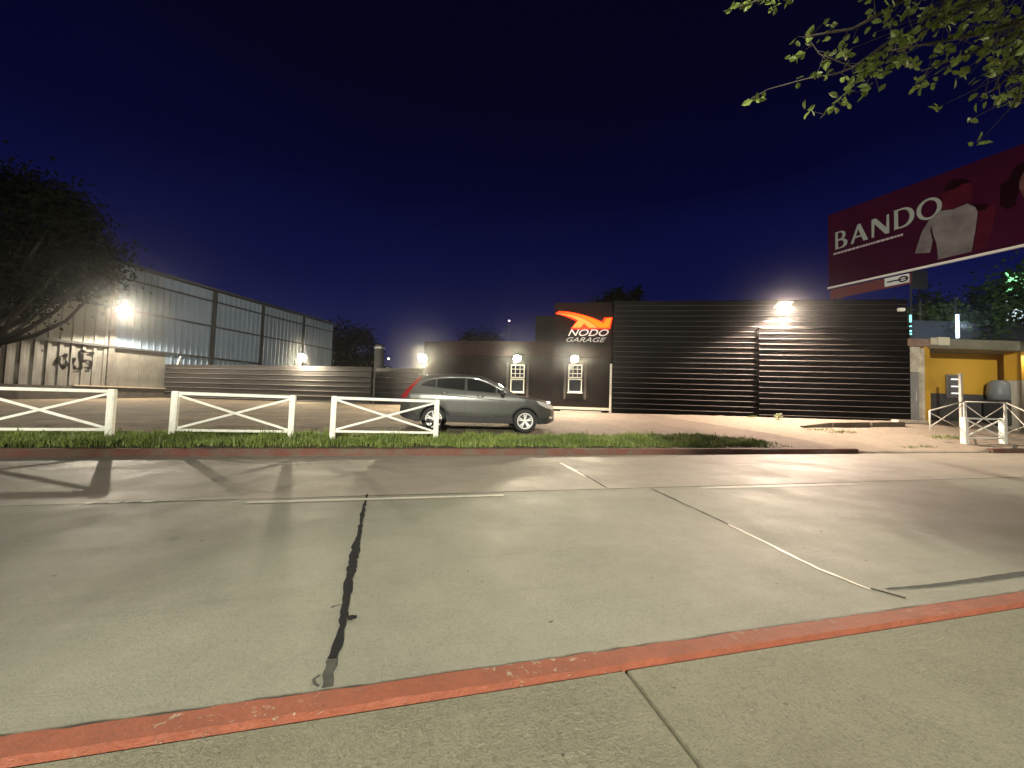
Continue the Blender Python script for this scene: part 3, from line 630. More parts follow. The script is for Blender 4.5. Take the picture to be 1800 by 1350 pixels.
# diagonal pale stay behind the fence
a_ = atY(305, 640, 23.6); b_ = atY(318, 626, 23.6)
st = thing('stay_bar', 'short pale diagonal bar above the left end of the long fence', 'bar', (a_.x, a_.y, 0)); MB().bar((0, 0, a_.z - .9), (b_.x - a_.x, 0, b_.z), .06, .06).build('bar', CREAM, st); MB().bar((0, 0, .7), (0, 0, a_.z - .85), .08, .08).build('foot', DGR, st)

# ------------------------------------------------------------------ trees
BARK = mat('bark', (.05, .04, .03), .9, col2=(.09, .075, .055), scale=8, bump=.6, bscale=20)
BARKD = mat('dark_bark', (.014, .012, .010), .95, col2=(.026, .022, .018), scale=8, spec=.1)
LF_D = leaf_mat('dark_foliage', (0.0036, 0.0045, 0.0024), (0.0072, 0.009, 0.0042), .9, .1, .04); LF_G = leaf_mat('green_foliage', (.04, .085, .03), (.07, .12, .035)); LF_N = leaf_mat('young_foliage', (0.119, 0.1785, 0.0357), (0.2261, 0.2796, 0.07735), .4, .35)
def leafquad(b, p, s, fold=True):
    d = Vector((random.gauss(0, 1), random.gauss(0, 1), random.gauss(-.35, .8))).normalized(); q = d.orthogonal().normalized(); q.rotate(Matrix.Rotation(random.uniform(0, 6.28), 3, d)); n = d.cross(q)
    p = Vector(p); l = s * random.uniform(.75, 1.3); wd = l * .32; up = n * wd * .35
    b.add([p, p + d * l * .35 + q * wd + up, p + d * l * .75 + q * wd * .7 + up, p + d * l, p + d * l * .75 - q * wd * .7 + up, p + d * l * .35 - q * wd + up, p + d * l * .5], [(0, 1, 2, 3, 6), (0, 6, 3, 4, 5)])
def tree(label, x, y, z0, trunk_h, crown, n, leaf, lm, clumps=26, group=None, clr=(.22, .42), limbs=5, seed=1, tr=.2, name='tree', bark=None):
    rs = random.getstate(); random.seed(seed)
    t = thing(name, label, 'tree', (x, y, z0), 0, group)
    (cx, cy, cz, rx, ry, rz) = crown
    tb = MB(); tb.tube([(0, 0, -.2), (cx * .15, cy * .1, trunk_h * .5), (cx * .35, cy * .3, trunk_h)], [tr * 1.3, tr, tr * .8], 9)
    cl = []
    for i in range(clumps):
        while True:
            p = Vector((random.uniform(-1, 1), random.uniform(-1, 1), random.uniform(-1, 1)))
            if .25 < p.length < 1: break
        cl.append((Vector((cx + p.x * rx, cy + p.y * ry, cz + p.z * rz)), random.uniform(*clr) * min(rx, rz)))
    for i in range(limbs):
        c = cl[i][0]; b0 = Vector((cx * .35, cy * .3, trunk_h)); m_ = b0.lerp(c, .5) + Vector((0, 0, -.3)); tb.tube([b0, m_, c], [tr * .55, tr * .35, tr * .12], 6)
    tb.build('trunk', bark or BARK, t, smooth=True)
    lb = MB()
    for i in range(n):
        c, r = random.choice(cl); p = Vector((random.gauss(0, .5), random.gauss(0, .5), random.gauss(0, .42))); leafquad(lb, c + p * r * 1.25, leaf)
    lb.build('crown', lm, t); random.setstate(rs); return t
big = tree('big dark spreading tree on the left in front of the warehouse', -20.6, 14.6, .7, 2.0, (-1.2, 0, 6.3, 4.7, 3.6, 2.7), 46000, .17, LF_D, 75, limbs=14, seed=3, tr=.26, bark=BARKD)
# the bare forked limbs that cross the warehouse wall
fk = MB(); o_ = Vector((-20.6, 14.6, .7))
for pts in ([(-15, 640), (0, 603), (30, 580), (75, 545), (150, 500)], [(0, 603), (50, 578), (100, 545), (140, 505)], [(5, 602), (60, 590), (115, 565), (160, 520)], [(-10, 610), (20, 560), (75, 505), (110, 470)]):
    P = [atY(x, y, 14.6) - o_ for x, y in pts]; fk.tube(P, [.10, .08, .055, .04, .025][:len(P)], 6)
fk.build('fork', BARKD, big, smooth=True)
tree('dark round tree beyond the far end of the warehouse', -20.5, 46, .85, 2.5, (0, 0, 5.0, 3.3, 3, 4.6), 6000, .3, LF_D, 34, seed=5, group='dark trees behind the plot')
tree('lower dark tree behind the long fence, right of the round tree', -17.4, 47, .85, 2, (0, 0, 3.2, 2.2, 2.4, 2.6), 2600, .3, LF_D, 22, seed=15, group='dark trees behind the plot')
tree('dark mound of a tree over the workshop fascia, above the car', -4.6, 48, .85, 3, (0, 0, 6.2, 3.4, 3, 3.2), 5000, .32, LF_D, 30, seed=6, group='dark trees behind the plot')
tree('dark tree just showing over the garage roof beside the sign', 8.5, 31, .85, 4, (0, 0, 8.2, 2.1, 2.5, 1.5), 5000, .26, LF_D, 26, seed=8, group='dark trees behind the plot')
tree('dark leafy tree below the billboard, above the kiosk roof', 23.5, 21.5, .9, 2.8, (.2, 0, 4.8, 3.0, 2, 2.2), 7000, .2, LF_G, 36, seed=9, group='trees behind the kiosk')
tree('leafy tree at the right edge lit green by a bright lamp', 27.0, 20.5, .9, 2.8, (.3, 0, 6.2, 2.6, 1.6, 3.0), 4200, .2, LF_G, 34, seed=10, group='trees behind the kiosk')

# the near tree that hangs into the top right corner
nt_ = thing('tree', 'near tree whose thin leafy twigs hang into the top right corner', 'tree', (7.6, 3.0, .125)); o_ = Vector((7.6, 3.0, .125))
tb = MB(); tb.tube([(0, 0, -.1), (.05, 0, 1.4), (-.05, .1, 2.8), (-.6, -.1, 3.9)], [.2, .15, .13, .10], 10)
node = Vector((-.6, -.1, 3.9))
lb = MB(); wood = []
def branch(pts, r0, r1, conn=True, dens=1.0, leaf=.062, spread=.10):
    P = [atY(x, y, Y) - o_ for x, y, Y in pts]
    if conn: P = [node, node.lerp(P[0], .5) + Vector((0, 0, .25))] + P
    n = len(P); tb.tube(P, [r0 + (r1 - r0) * (i / (n - 1)) ** .7 for i in range(n)], 6)
    for i in range(2 if conn else 0, n - 1):
        a_, b_ = P[i], P[i + 1]; L = (b_ - a_).length; m_ = max(1, int(L / .024 * dens))
        for q in range(m_):
            if random.random() < .33: continue
            p = a_.lerp(b_, (q + random.random()) / m_); off = Vector((random.gauss(0, spread), random.gauss(0, spread), random.gauss(-.03, spread * .8)))
            if off.length > .05: tb.tube([p, p + off], [.003, .0015], 4, cap=False)
            for _ in range(random.choice((1, 2, 3, 3, 4))): leafquad(lb, p + off + Vector((random.gauss(0, .016), random.gauss(0, .016), random.gauss(0, .016))), leaf)
branch([(1850, -120, 3.0), (1660, 30, 3.0), (1560, 75, 3.0), (1500, 118, 3.0), (1470, 130, 3.0)], .035, .006, dens=.9)
branch([(1470, 130, 3.0), (1415, 139, 3.0), (1350, 157, 3.0)], .006, .003, False, .12, spread=.02)
branch([(1350, 157, 3.0), (1322, 172, 3.0), (1314, 184, 3.0)], .003, .002, False, .8, .06, .012)
branch([(1750, -100, 3.1), (1580, 5, 3.1), (1500, 50, 3.1), (1430, 62, 3.1), (1412, 66, 3.1)], .03, .004, dens=.7, spread=.08)
branch([(1600, -140, 3.2), (1440, -35, 3.2), (1340, -2, 3.2), (1272, 20, 3.2)], .028, .004, dens=.75, spread=.05)
branch([(1540, 88, 3.0), (1500, 150, 3.0), (1470, 178, 3.0), (1442, 208, 3.0)], .007, .003, False, .75, spread=.06)
branch([(1500, 118, 3.0), (1440, 95, 3.0), (1415, 60, 3.0)], .006, .003, False, .8, spread=.05)
branch([(1610, 55, 3.0), (1545, 112, 3.0), (1520, 150, 3.0)], .007, .003, False, .6, spread=.06)
branch([(1850, 20, 2.7), (1720, 60, 2.7), (1640, 75, 2.7), (1560, 90, 2.7)], .03, .004, dens=.9, spread=.14)
branch([(1900, 40, 2.6), (1790, 60, 2.6), (1700, 95, 2.6), (1620, 125, 2.6)], .03, .004, dens=.5, spread=.07)
branch([(1930, 50, 2.6), (1840, 90, 2.6), (1780, 130, 2.6), (1745, 160, 2.6)], .03, .004, dens=.9, spread=.11)
branch([(1950, -60, 2.8), (1800, -10, 2.8), (1690, 10, 2.8), (1620, 30, 2.8)], .03, .004, dens=1.5, spread=.2)
branch([(1950, 0, 2.5), (1850, 50, 2.5), (1780, 90, 2.5), (1750, 150, 2.5)], .03, .004, dens=1.3, spread=.2)
branch([(1900, -130, 2.8), (1780, -60, 2.8), (1690, -20, 2.8), (1640, 10, 2.8)], .03, .004, dens=2.2, spread=.16)
branch([(1950, 60, 2.4), (1850, 100, 2.4), (1800, 140, 2.4), (1780, 190, 2.4)], .03, .004, dens=1.6, spread=.16)
branch([(1980, -40, 2.4), (1880, 0, 2.4), (1800, 40, 2.4), (1740, 60, 2.4)], .03, .004, dens=2.2, spread=.16)
for i in range(52):                                      # unseen crown clumps, most placed to shade the right twigs and road
    p = node + Vector((random.uniform(1.4, 3.6), random.uniform(-1.6, 2.2), random.uniform(.3, 2.6))) if i > 40 else node + Vector((random.uniform(-4.7, -2.9), random.uniform(-4.9, -3.3), random.uniform(.8, 2.5))) if i > 9 else node + Vector((random.uniform(-3.6, -2.4), random.uniform(-4.2, -3.6), random.uniform(-1.3, -.7))); tb.tube([node, node.lerp(p, .5) + Vector((0, 0, .2)), p], [.05, .03, .008], 6)
    for _ in range(520 if i <= 40 else 200): leafquad(lb, p + Vector((random.gauss(0, .4), random.gauss(0, .4), random.gauss(0, .32))), .08)
tb.build('trunk', BARK, nt_, smooth=True); lb.build('crown', LF_N, nt_)

# added unseen tree behind the viewer, placed to shade the near lane's left
t = thing('tree', 'added leafy tree behind the viewer, shading the left of the near lane', 'tree', (-4.6, -5.6, .125)); o_ = Vector((-4.6, -5.6, .125))
tb = MB(); tb.tube([(0, 0, -.1), (.05, .02, 1.6), (.25, .05, 3.6)], [.2, .15, .1], 10); lb = MB()
for i in range(18):
    p = Vector((random.uniform(-4.2, -1.35), random.uniform(-6.6, -4.6), random.uniform(4.6, 5.8))) - o_; tb.tube([(.25, .05, 3.6), Vector((.25, .05, 3.6)).lerp(p, .5) + Vector((0, 0, .2)), p], [.05, .03, .008], 6)
    for _ in range(170): leafquad(lb, p + Vector((random.gauss(0, .42), random.gauss(0, .42), random.gauss(0, .3))), .08)
tb.build('trunk', BARK, t, smooth=True); lb.build('crown', LF_N, t)

# ------------------------------------------------------------------ billboard
BW = Wall((16.3, 19.9), 2.6, -5.7)
MRN = mat('dark_crimson_print', (0.0306, 0.00238, 0.01403), .9, col2=(.024, .0024, .012), scale=.6, spec=.06)
GREYP = mat('pale_grey_print', (0.2294, 0.248, 0.2294), .7, spec=.1); SHIRT = mat('shirt_print', (0.155, 0.1395, 0.1376), .7, spec=.1, col2=(0.0806, 0.0651, 0.06944), scale=1.1, stretch=(1, 1, 1)); DKP = mat('black_red_print', (.010, .002, .004), .9, spec=.03); REDP = mat('bright_red_print', (.060, .006, .013), .9, col2=(.035, .004, .011), scale=1.5, spec=.04)
bl_, zb0 = BW.px(1456, 504); br_ = BW.px(1900, 420)[0]; zb0 = BW.px(1640, 465)[1]; ztp = BW.px(1620, 318)[1]
bb = thing('billboard', 'large dark crimson billboard lettered BANDO with a white shirted figure', 'billboard', BW.at(0), BW.a)
MB().box(bl_, br_, .02, .16, zb0, ztp).build('panel', MRN, bb)
MB().box(bl_, br_, -.10, .015, zb0 - .10, zb0 - .003).build('frame', mat('pale_steel_frame', (.55, .52, .48), .5), bb)
for s in (bl_ + .35, br_ - .3):
    ps = MB(); ps.tube([(s, .29, .5), (s, .29, ztp - .3)], .12, 10); ps.build('post', DGR, bb, smooth=True)
def bp(x, y): s, z = BW.px(1440 + x / 5, 300 + y / 5); return (s, z)
# letters measured as slanting quads in the close view: each drawn as its own outline in a unit cell
def cell(x0, x1, yb0, yb1, ht0, ht1):
    L = bp(x0, yb0); Rr = bp(x1, yb1); h = (bp(x0, yb0 - ht0)[1] - L[1] + bp(x1, yb1 - ht1)[1] - Rr[1]) / 2
    return lambda a, b: (L[0] + (Rr[0] - L[0]) * a, (L[1] + Rr[1]) / 2 + h * b)
def ell(cx, cy, rx, ry, n=28, a0=0, a1=2 * math.pi): return [(cx + rx * math.cos(a0 + (a1 - a0) * i / n), cy + ry * math.sin(a0 + (a1 - a0) * i / n)) for i in range(n)]
def bowl(x, c, rx, ry, n=12): return [(x + rx * math.sin(math.pi * i / n), c - ry * math.cos(math.pi * i / n)) for i in range(n + 1)]
GL = {'B': [[(0, 0), (.06, .03), (.06, .97), (0, 1)] + bowl(.50, .75, .36, .25)[::-1] + bowl(.55, .26, .45, .26)[::-1], bowl(.42, .75, .20, .19) + [(.26, .94), (.26, .56)], bowl(.45, .265, .27, .20) + [(.26, .465), (.26, .065)]],
      'A': [[(0, 0), (.16, 0), (.27, .27), (.63, .27), (.74, 0), (1, 0), (.58, 1), (.42, 1)], [(.31, .36), (.59, .36), (.45, .74)]],
      'N': [[(0, 0), (.14, 0), (.17, .72), (.78, 0), (1, 0), (1, 1), (.87, 1), (.84, .34), (.26, 1), (0, 1)]],
      'D': [[(0, 0), (.05, .03), (.05, .97), (0, 1)] + bowl(.48, .5, .52, .5)[::-1], bowl(.42, .5, .36, .42) + [(.24, .92), (.24, .08)]],
      'O': [ell(.5, .5, .5, .5), ell(.5, .5, .32, .40)]}
BT = Matrix.Translation((0, .012, 0)) @ STAND
for ch, args in (('B', (135, 248, 690, 668, 150, 150)), ('A', (275, 428, 647, 602, 155, 160)), ('N', (460, 615, 588, 548, 160, 165)), ('D', (650, 838, 522, 470, 168, 178)), ('O', (855, 1080, 455, 400, 180, 195))):
    f_ = cell(*args); outline('lettering', [[f_(*p) for p in L] for L in GL[ch]], GREYP, bb, BT, .008)
u0, u1 = bp(125, 735), bp(735, 560); zl = (u0[1] + u1[1]) / 2
lines = MB(); s = u0[0]; rs = random.getstate(); random.seed(4)
while s < u1[0]:
    ln = random.uniform(.05, .16); lines.box(s, min(s + ln, u1[0]), .008, .017, zl - .05, zl + .05); s += ln + .025
random.setstate(rs); lines.build('small_print', mat('dim_grey_print', (.33, .28, .29), .5), bb)
outline('shirt', [[bp(*p) for p in ((840, 728), (900, 540), (960, 440), (1060, 352), (1180, 338), (1260, 305), (1300, 288), (1370, 320), (1392, 360), (1375, 500), (1340, 712), (1180, 748), (1040, 782), (1020, 660), (1000, 590), (975, 720))]], SHIRT, bb, BT, .008)
outline('figure', [[bp(*p) for p in ((1090, 180), (1160, 100), (1260, 70), (1330, 110), (1350, 180), (1330, 260), (1260, 300), (1180, 332), (1080, 345), (1075, 260))]], REDP, bb, Matrix.Translation((0, .015, 0)) @ STAND, .006)
outline('hair', [[bp(*p) for p in ((1095, 190), (1120, 110), (1190, 70), (1290, 70), (1330, 105), (1250, 120), (1200, 160), (1150, 170))]], DKP, bb, BT, .012)
outline('arm', [[bp(*p) for p in ((1400, 370), (1440, 330), (1560, 300), (1530, 460), (1480, 660), (1360, 700), (1385, 520))]], REDP, bb, BT, .008)
outline('collar_shadow_print', [[bp(*p) for p in ((1340, 290), (1480, 290), (1470, 340), (1400, 350))]], DKP, bb, BT, .012)
outline('figure', [[bp(*p) for p in ((1590, 130), (1680, 60), (1740, 120), (1730, 300), (1660, 340), (1590, 310))]], DKP, bb, BT, .008)
SKIN = mat('dim_skin_print', (.13, .062, .055), .9, col2=(.06, .02, .022), scale=1.6, spec=.04)
outline('figure', [[bp(*p) for p in ((1745, 60), (1790, -20), (1900, -60), (2000, 0), (2010, 140), (1930, 230), (1800, 240), (1760, 160))]], SKIN, bb, Matrix.Translation((0, .014, 0)) @ STAND, .008)
outline('hair', [[bp(*p) for p in ((1670, 120), (1690, 10), (1760, -60), (1900, -110), (1960, -70), (1800, 0), (1760, 90), (1750, 200), (1690, 280))]], DKP, bb, Matrix.Translation((0, .008, 0)) @ STAND, .008)
outline('shirt_fold', [[bp(*p) for p in ((985, 480), (1000, 560), (1030, 640), (1045, 770), (1028, 782), (1012, 660), (990, 590), (975, 520))]], MRN, bb, Matrix.Translation((0, .004, 0)) @ STAND, .008)
outline('arm', [[bp(*p) for p in ((850, 732), (970, 724), (1015, 690), (1040, 780), (880, 815))]], MRN, bb, Matrix.Translation((0, .015, 0)) @ STAND, .006)
# lower name strip with a small plate
q = lambda x, y: BW.px(x, y)
s0_, s1_ = q(1458, 512)[0], q(1597, 490)[0]
st = MB().box(s0_, s1_ + .05, .1, .16, zb0 - .62, zb0 - .12).build('name_strip', mat('red_strip', (.10, .018, .02), .6), bb)
pa, pb = q(1554, 495)[0], q(1597, 490)[0]; zp0, zp1 = q(1575, 500)[1], q(1575, 485)[1]
pt = MB().box(pa, pb, .05, .095, zp0, zp1).build('name_plate', mat('grey_white_plate', (.5, .5, .5), .5), bb)
pm = MB(); cx, cz = pa + (pb - pa) * .77, (zp0 + zp1) / 2
outline('emblem', [ell(cx, cz, (pb - pa) * .2, (zp1 - zp0) * .36, 20), ell(cx, cz, (pb - pa) * .13, (zp1 - zp0) * .2, 20)], DKP, pt, Matrix.Translation((0, .045, 0)) @ STAND, .008)
pm.box(pa + (pb - pa) * .1, cx - (pb - pa) * .16, .038, .048, cz - .03, cz + .03); pm.box(cx - (pb - pa) * .13, cx + (pb - pa) * .13, .036, .044, cz - .02, cz + .02); pm.build('lettering', DKP, pt)

# ------------------------------------------------------------------ things behind the kiosk: pole, tubes, sign, lamp
a_ = atY(1602, 590, 17.6)
pp = thing('thin_pole', 'thin grey pole with small cyan lights at the right end of the black garage', 'pole', (a_.x, a_.y, .9))
MB().tube([(0, 0, 0), (0, 0, atY(1602, 470, 17.6).z - .9)], .035, 8).build('shaft', DGR, pp, smooth=True)
CY = emitter('cyan_led', (.35, 1, .95), 1.6)
for y0, y1 in ((553, 566), (572, 574), (580, 583), (585, 588)):
    za, zb_ = atY(1598, y1, 17.5).z - .9, atY(1598, y0, 17.5).z - .9; MB().tube([(-.09, -.06, za), (-.09, -.06, zb_)], .04, 8).build('led', CY, pp)
bxp = atY(1617, 492, 20.0)
bx = thing('square_sign', 'pale square panel on a post below the billboard', 'sign', (bxp.x, bxp.y, .9)); hz = bxp.z - .9
MB().box(-.38, .38, -.06, .06, hz - .5, hz + .5).build('panel', mat('pale_grey_panel', (.22, .22, .20), .6), bx, bevel=.02); MB().tube([(0, .02, 0), (0, .02, hz - .5)], .05, 8).build('post', DGR, bx)
tp = atY(1683, 572, 18.6); z0, z1 = atY(1683, 594, 18.6).z, atY(1683, 553, 18.6).z
tl = thing('tube_lamp', 'lit vertical blue white tube lamp above the kiosk roof', 'lamp', (tp.x, tp.y, 3.2)); MB().tube([(0, 0, z0 - 3.2), (0, 0, z1 - 3.2)], .06, 10).build('tube', emitter('blue_white_tube', (.62, .78, 1), 4), tl, smooth=True)
MB().tube([(0, .07, -.3), (0, .07, z1 - 3.2 + .9)], .03, 8).build('holder', DGR, tl); MB().box(-.05, .05, -.03, .06, z1 - 3.2 + .75, z1 - 3.2 + .85).build('cap', STEEL, tl)
L = bpy.data.lights.new('tube_glow', 'POINT'); L.energy = 45; L.color = (.6, .8, 1); L.shadow_soft_size = .2; o = bpy.data.objects.new('tube_glow', L); COL.objects.link(o); o.parent = tl; o.location = (0, -.25, (z0 + z1) / 2 - 3.2)
bwp = atY(1605, 590, 19.6); bwq = atY(1840, 590, 19.6)
bk = MB().box(bwp.x, bwq.x, 19.6, 19.8, .8, atY(1700, 566, 19.6).z).build('yard_wall', mat('blue_grey_render', (.05, .058, .075), .8, col2=(.035, .042, .055), scale=2)); tag(bk, 'blue grey yard wall rising behind the kiosk roof', 'wall')
gp_ = atY(1796, 515, 22.5)
gs = thing('lit_panel', 'bright green and white lit panel glimpsed through leaves at the right edge', 'lit sign', (gp_.x, gp_.y, .9)); hz = gp_.z - .9
MB().box(-1.0, 1.6, 0, .15, hz - 1.9, hz + 1.3).build('cabinet', DARK, gs); MB().box(-.95, 1.55, -.02, -.003, hz - .1, hz + 1.2).build('green_face', emitter('green_lit_face', (.30, 1, .40), 2.2), gs)
MB().box(-.95, 1.55, -.02, -.003, hz - 1.85, hz - .15).build('white_face', emitter('white_lit_face', (.75, .95, 1), 1.3), gs); MB().box(.1, .35, .16, .4, 0, hz).build('post', DGR, gs)
L = bpy.data.lights.new('green_glow', 'AREA'); L.energy = 90; L.color = (.3, 1, .5); L.size = 1.5; o = bpy.data.objects.new('green_glow', L); COL.objects.link(o); o.parent = gs; o.location = (0, -.1, hz); o.rotation_euler = (R(90), 0, 0)

# ------------------------------------------------------------------ yellow kiosk
KY = 16.3; kx0 = atY(1597, 700, KY).x
def kp(x, y, Y=KY): P = atY(x, y, Y); return P.x - kx0, P.z
YEL = mat('yellow_wall_paint', (0.624, 0.376, 0.04), .6, col2=(.66, .38, .04), scale=2.5, bump=.15, bscale=20)
PLA = mat('dirty_white_plaster', (.84, .80, .68), .8, col2=(.52, .46, .36), scale=3, bump=.3, bscale=15)
ROOF = mat('weathered_concrete_slab', (0.24, 0.224, 0.168), .85, col2=(.18, .17, .12), scale=2.2, bump=.4, bscale=12)
GDOOR = mat('grey_metal_door', (.32, .33, .34), .5, col2=(.26, .265, .275), scale=2)
ks = thing('kiosk', 'yellow kiosk with a flat concrete roof, grey metal door and shaded open front', 'kiosk', (kx0, KY, 0))
kr = 8.0
x0, _ = kp(1597, 700); xa = kp(1619, 700)[0]; xb = kp(1624, 700)[0]; xc = kp(1635, 700)[0]; xd = kp(1795, 700)[0]
zroof = kp(1700, 598)[1]; zsl = kp(1700, 615)[1]; zdt = kp(1608, 654)[1]; zg0 = .6
MB().box(x0 - .0, xa, -.0, .25, zdt, kp(1610, 609)[1] - .003).build('wall', PLA, ks); MB().box(xa, xb, -.05, .25, zg0, zsl - .003).build('door_frame', PLA, ks)
MB().box(xb + .002, xc, -.03, .6, zg0, kp(1630, 608)[1]).build('pillar', YEL, ks, bevel=.01)
dk = MB().box(x0 + .02, xa - .002, .08, .14, .93, zdt - .003).build('door', GDOOR, ks); MB().tube([(xa - .16, .04, 1.75), (xa - .16, .04, 2.15)], .015, 8).build('handle', M['white'], dk)
MB().box(x0 - .7, xa, -.25, .07, .80, .93).build('doorstep', CREAM, ks, bevel=.01)
RY = 1.1
MB().box(xc, kr, RY, RY + .2, kp(1700, 693, KY + RY)[1], zsl - .003).build('rear_wall', YEL, ks)
MB().box(xc, kr, RY - .02, RY + .2, .4, kp(1700, 693, KY + RY)[1] - .003).build('wainscot', mat('dark_grey_wainscot', (.06, .06, .06), .6, col2=(.09, .085, .08), scale=3), ks)
MB().box(xc - .2, xc - .003, .61, RY + .2, .4, zsl - .003).build('side_wall', YEL, ks)
MB().box(-.1 + xc, kr + .3, -.18, RY + .4, zsl, zroof).build('roof', ROOF, ks, bevel=.02); MB().box(x0 - .02, xc - .103, -.12, RY + .4, kp(1610, 609)[1], kp(1610, 596)[1]).build('roof_corner', mat('pinkish_plaster', (.38, .27, .22), .85, col2=(.26, .18, .15), scale=4), ks)
for xa_, xb_, y0, y1 in ((1627, 1636, 607, 595), (1638, 1658, 608, 594)): MB().box(kp(xa_, 600)[0], kp(xb_, 600)[0], -.25, -.19, kp(xa_, y0)[1], kp(xa_, y1)[1]).build('fascia_plate', mat('cream_plate', (.75, .70, .55), .5, col2=(.66, .6, .45), scale=4), ks, bevel=.005)
wx0, wx1 = kp(1661, 680, KY + RY)[0], kp(1689, 680, KY + RY)[0]; wz0, wz1 = kp(1675, 699, KY + RY)[1], kp(1675, 659, KY + RY)[1]
FROST = mat('frosted_pane', (.16, .155, .16), .25)
wn = MB().box(wx0, wx1, RY - .08, RY - .03, wz0, wz1).build('window', mat('grey_window_frame', (.22, .21, .20), .5), ks); MB().box(wx0 + .06, wx1 - .06, RY - .1, RY - .083, wz0 + .06, wz1 - .06).build('pane', FROST, wn)
for y in (667, 679.5, 691.5):
    z = kp(1675, y, KY + RY)[1]; MB().box(wx0 + .17, wx1 - .22, RY - .14, RY - .105, z - .025, z + .025).build('lit_strip', emitter('window_light_strip', (1, .97, .9), 1.6), wn)
MB().box(xd, xd + .55, -.03, .55, kp(1797, 668)[1], zsl - .003).build('pillar', YEL, ks, bevel=.01); MB().box(xd, xd + .55, -.03, .55, .5, kp(1797, 668)[1] - .003).build('pillar_base', mat('cream_tile', (.6, .56, .46), .4), ks, bevel=.01)
lx, lz = kp(1794, 623)
fl = MB().box(lx - .05, lx + .7, -.50, -.40, zsl - .10, zsl - .004).build('ceiling_lamp', emitter('kiosk_tube', (1, .9, .65), 4), ks)
L = bpy.data.lights.new('kiosk_glow', 'AREA'); L.energy = 30; L.color = (1, .85, .6); L.size = .5; o = bpy.data.objects.new('kiosk_glow', L); COL.objects.link(o); o.parent = ks; o.location = (lx + .3, -.45, zsl - .14)
bx0 = kp(1755, 690, KY + .62)[0]; bz0, bz1 = kp(1755, 703, KY + .62)[1], kp(1755, 668, KY + .62)[1]
dp = thing('covered_dispenser', 'pale grey rounded dispenser standing inside the kiosk', 'dispenser', (kx0 + bx0, KY + .62, .8)); hz = bz0 - .8
MB().lathe([(.0, bz1 - .8), (.2, bz1 - .82), (.33, bz1 - .98), (.36, hz + .3), (.34, hz), (.0, hz)], n=20).build('hood', mat('pale_plastic', (.19, .21, .23), .45), dp, smooth=True); MB().box(-.33, .33, -.3, .3, 0, hz - .003).build('stand', mat('dark_cabinet', (.05, .05, .05), .5), dp, bevel=.02)
# white pipe railings round the ramp
PIPE = mat('white_pipe_paint', (.62, .61, .55), .45, col2=(.5, .49, .43), scale=8)
def railing(Pa, Pb, ha, hb, label):
    t = thing('ramp_railing', label, 'railing', Pa, 0, 'white pipe railings round the kiosk ramp'); D = Pb - Pa
    za, zb_ = Vector((0, 0, 1)) * ha, Vector((0, 0, 1)) * hb
    MB().tube([(0, 0, -.1), za], .025, 8).build('post', PIPE, t, smooth=True); MB().tube([D - Vector((0, 0, .1)), D + zb_], .025, 8).build('post', PIPE, t, smooth=True)
    MB().tube([za, D + zb_], .024, 8).build('top_rail', PIPE, t, smooth=True)
    MB().tube([za * .9, D + zb_ * .15], .015, 6).build('brace', PIPE, t, smooth=True); MB().tube([za * .15 + Vector((0, .035, 0)), D + zb_ * .9 + Vector((0, .035, 0))], .015, 6).build('brace', PIPE, t, smooth=True)
    return t
def gpt(P): u, v = to_uv(P); return Vector((P.x, P.y, gz(u, v)))
ra, rb_, rc, rd = atY(1635, 757, 13.9), atY(1695, 740, 14.9), atY(1766, 740, 14.9), atY(1830, 757, 13.8)
za, zb_, zc, zd = atY(1635, 722, 13.9).z, atY(1695, 706, 14.9).z, atY(1766, 708, 14.9).z, atY(1830, 735, 13.8).z
ra.z, rb_.z, rc.z, rd.z = ra.z, min(zb_ - 1.0, gpt(rb_).z), min(zc - 1.0, gpt(rc).z), gpt(rd).z
railing(ra, rb_, za - ra.z, zb_ - rb_.z, 'white pipe railing rising from the driveway to the kiosk, left side of the ramp')
railing(rb_ + Vector((.07, 0, 0)), rc, zb_ - rb_.z, zc - rc.z, 'white pipe railing across the front of the kiosk ramp, above the low fence unit')
railing(rc + Vector((.07, 0, 0)), rd, zc - rc.z, zd - rd.z, 'white pipe railing sloping down to the right edge from the kiosk ramp')
P = atY(1690, 735, 15.4); hz = atY(1690, 658, 15.4).z
pp = thing('slim_post', 'slim pale post standing before the kiosk window', 'post', (P.x, P.y, .6)); MB().box(-.045, .045, -.045, .045, 0, hz - .6).build('post_shaft', mat('pale_post', (.42, .40, .36), .6), pp, bevel=.008); MB().box(-.06, .06, -.06, .06, hz - .598, hz - .57).build('cap', PIPE, pp)
# broken kerb stones of the old planter beside the garage
for i, (xa_, xb_, dy) in enumerate(((1412, 1464, 0), (1465, 1531, .02), (1533, 1592, .03))):
    a_, b_ = ong(xa_, 752 - .5 * i), ong(xb_, 751.5 - .5 * i); t = thing('kerb_stone', ('tapered broken kerb stone at the left end of the row before the garage', 'middle kerb stone in the row before the garage', 'right kerb stone before the garage, next to the grey door')[i], 'kerb stone', a_, math.atan2(b_.y - a_.y, b_.x - a_.x), 'old kerb stones before the garage')
    L = math.hypot(b_.x - a_.x, b_.y - a_.y); h = .20; dz_ = b_.z - a_.z
    MB().add([(0, 0, -.1), (L, 0, dz_ - .1), (L, .16, dz_ - .1), (0, .16, -.1), (.02, 0, h * (.35 if i == 0 else 1)), (L, .01, dz_ + h), (L, .16, dz_ + h), (.0, .16, h * (.35 if i == 0 else .95))], [(0, 1, 2, 3), (4, 5, 6, 7), (0, 1, 5, 4), (1, 2, 6, 5), (2, 3, 7, 6), (3, 0, 4, 7)]).build('stone', M['kerb'], t, bevel=.015)
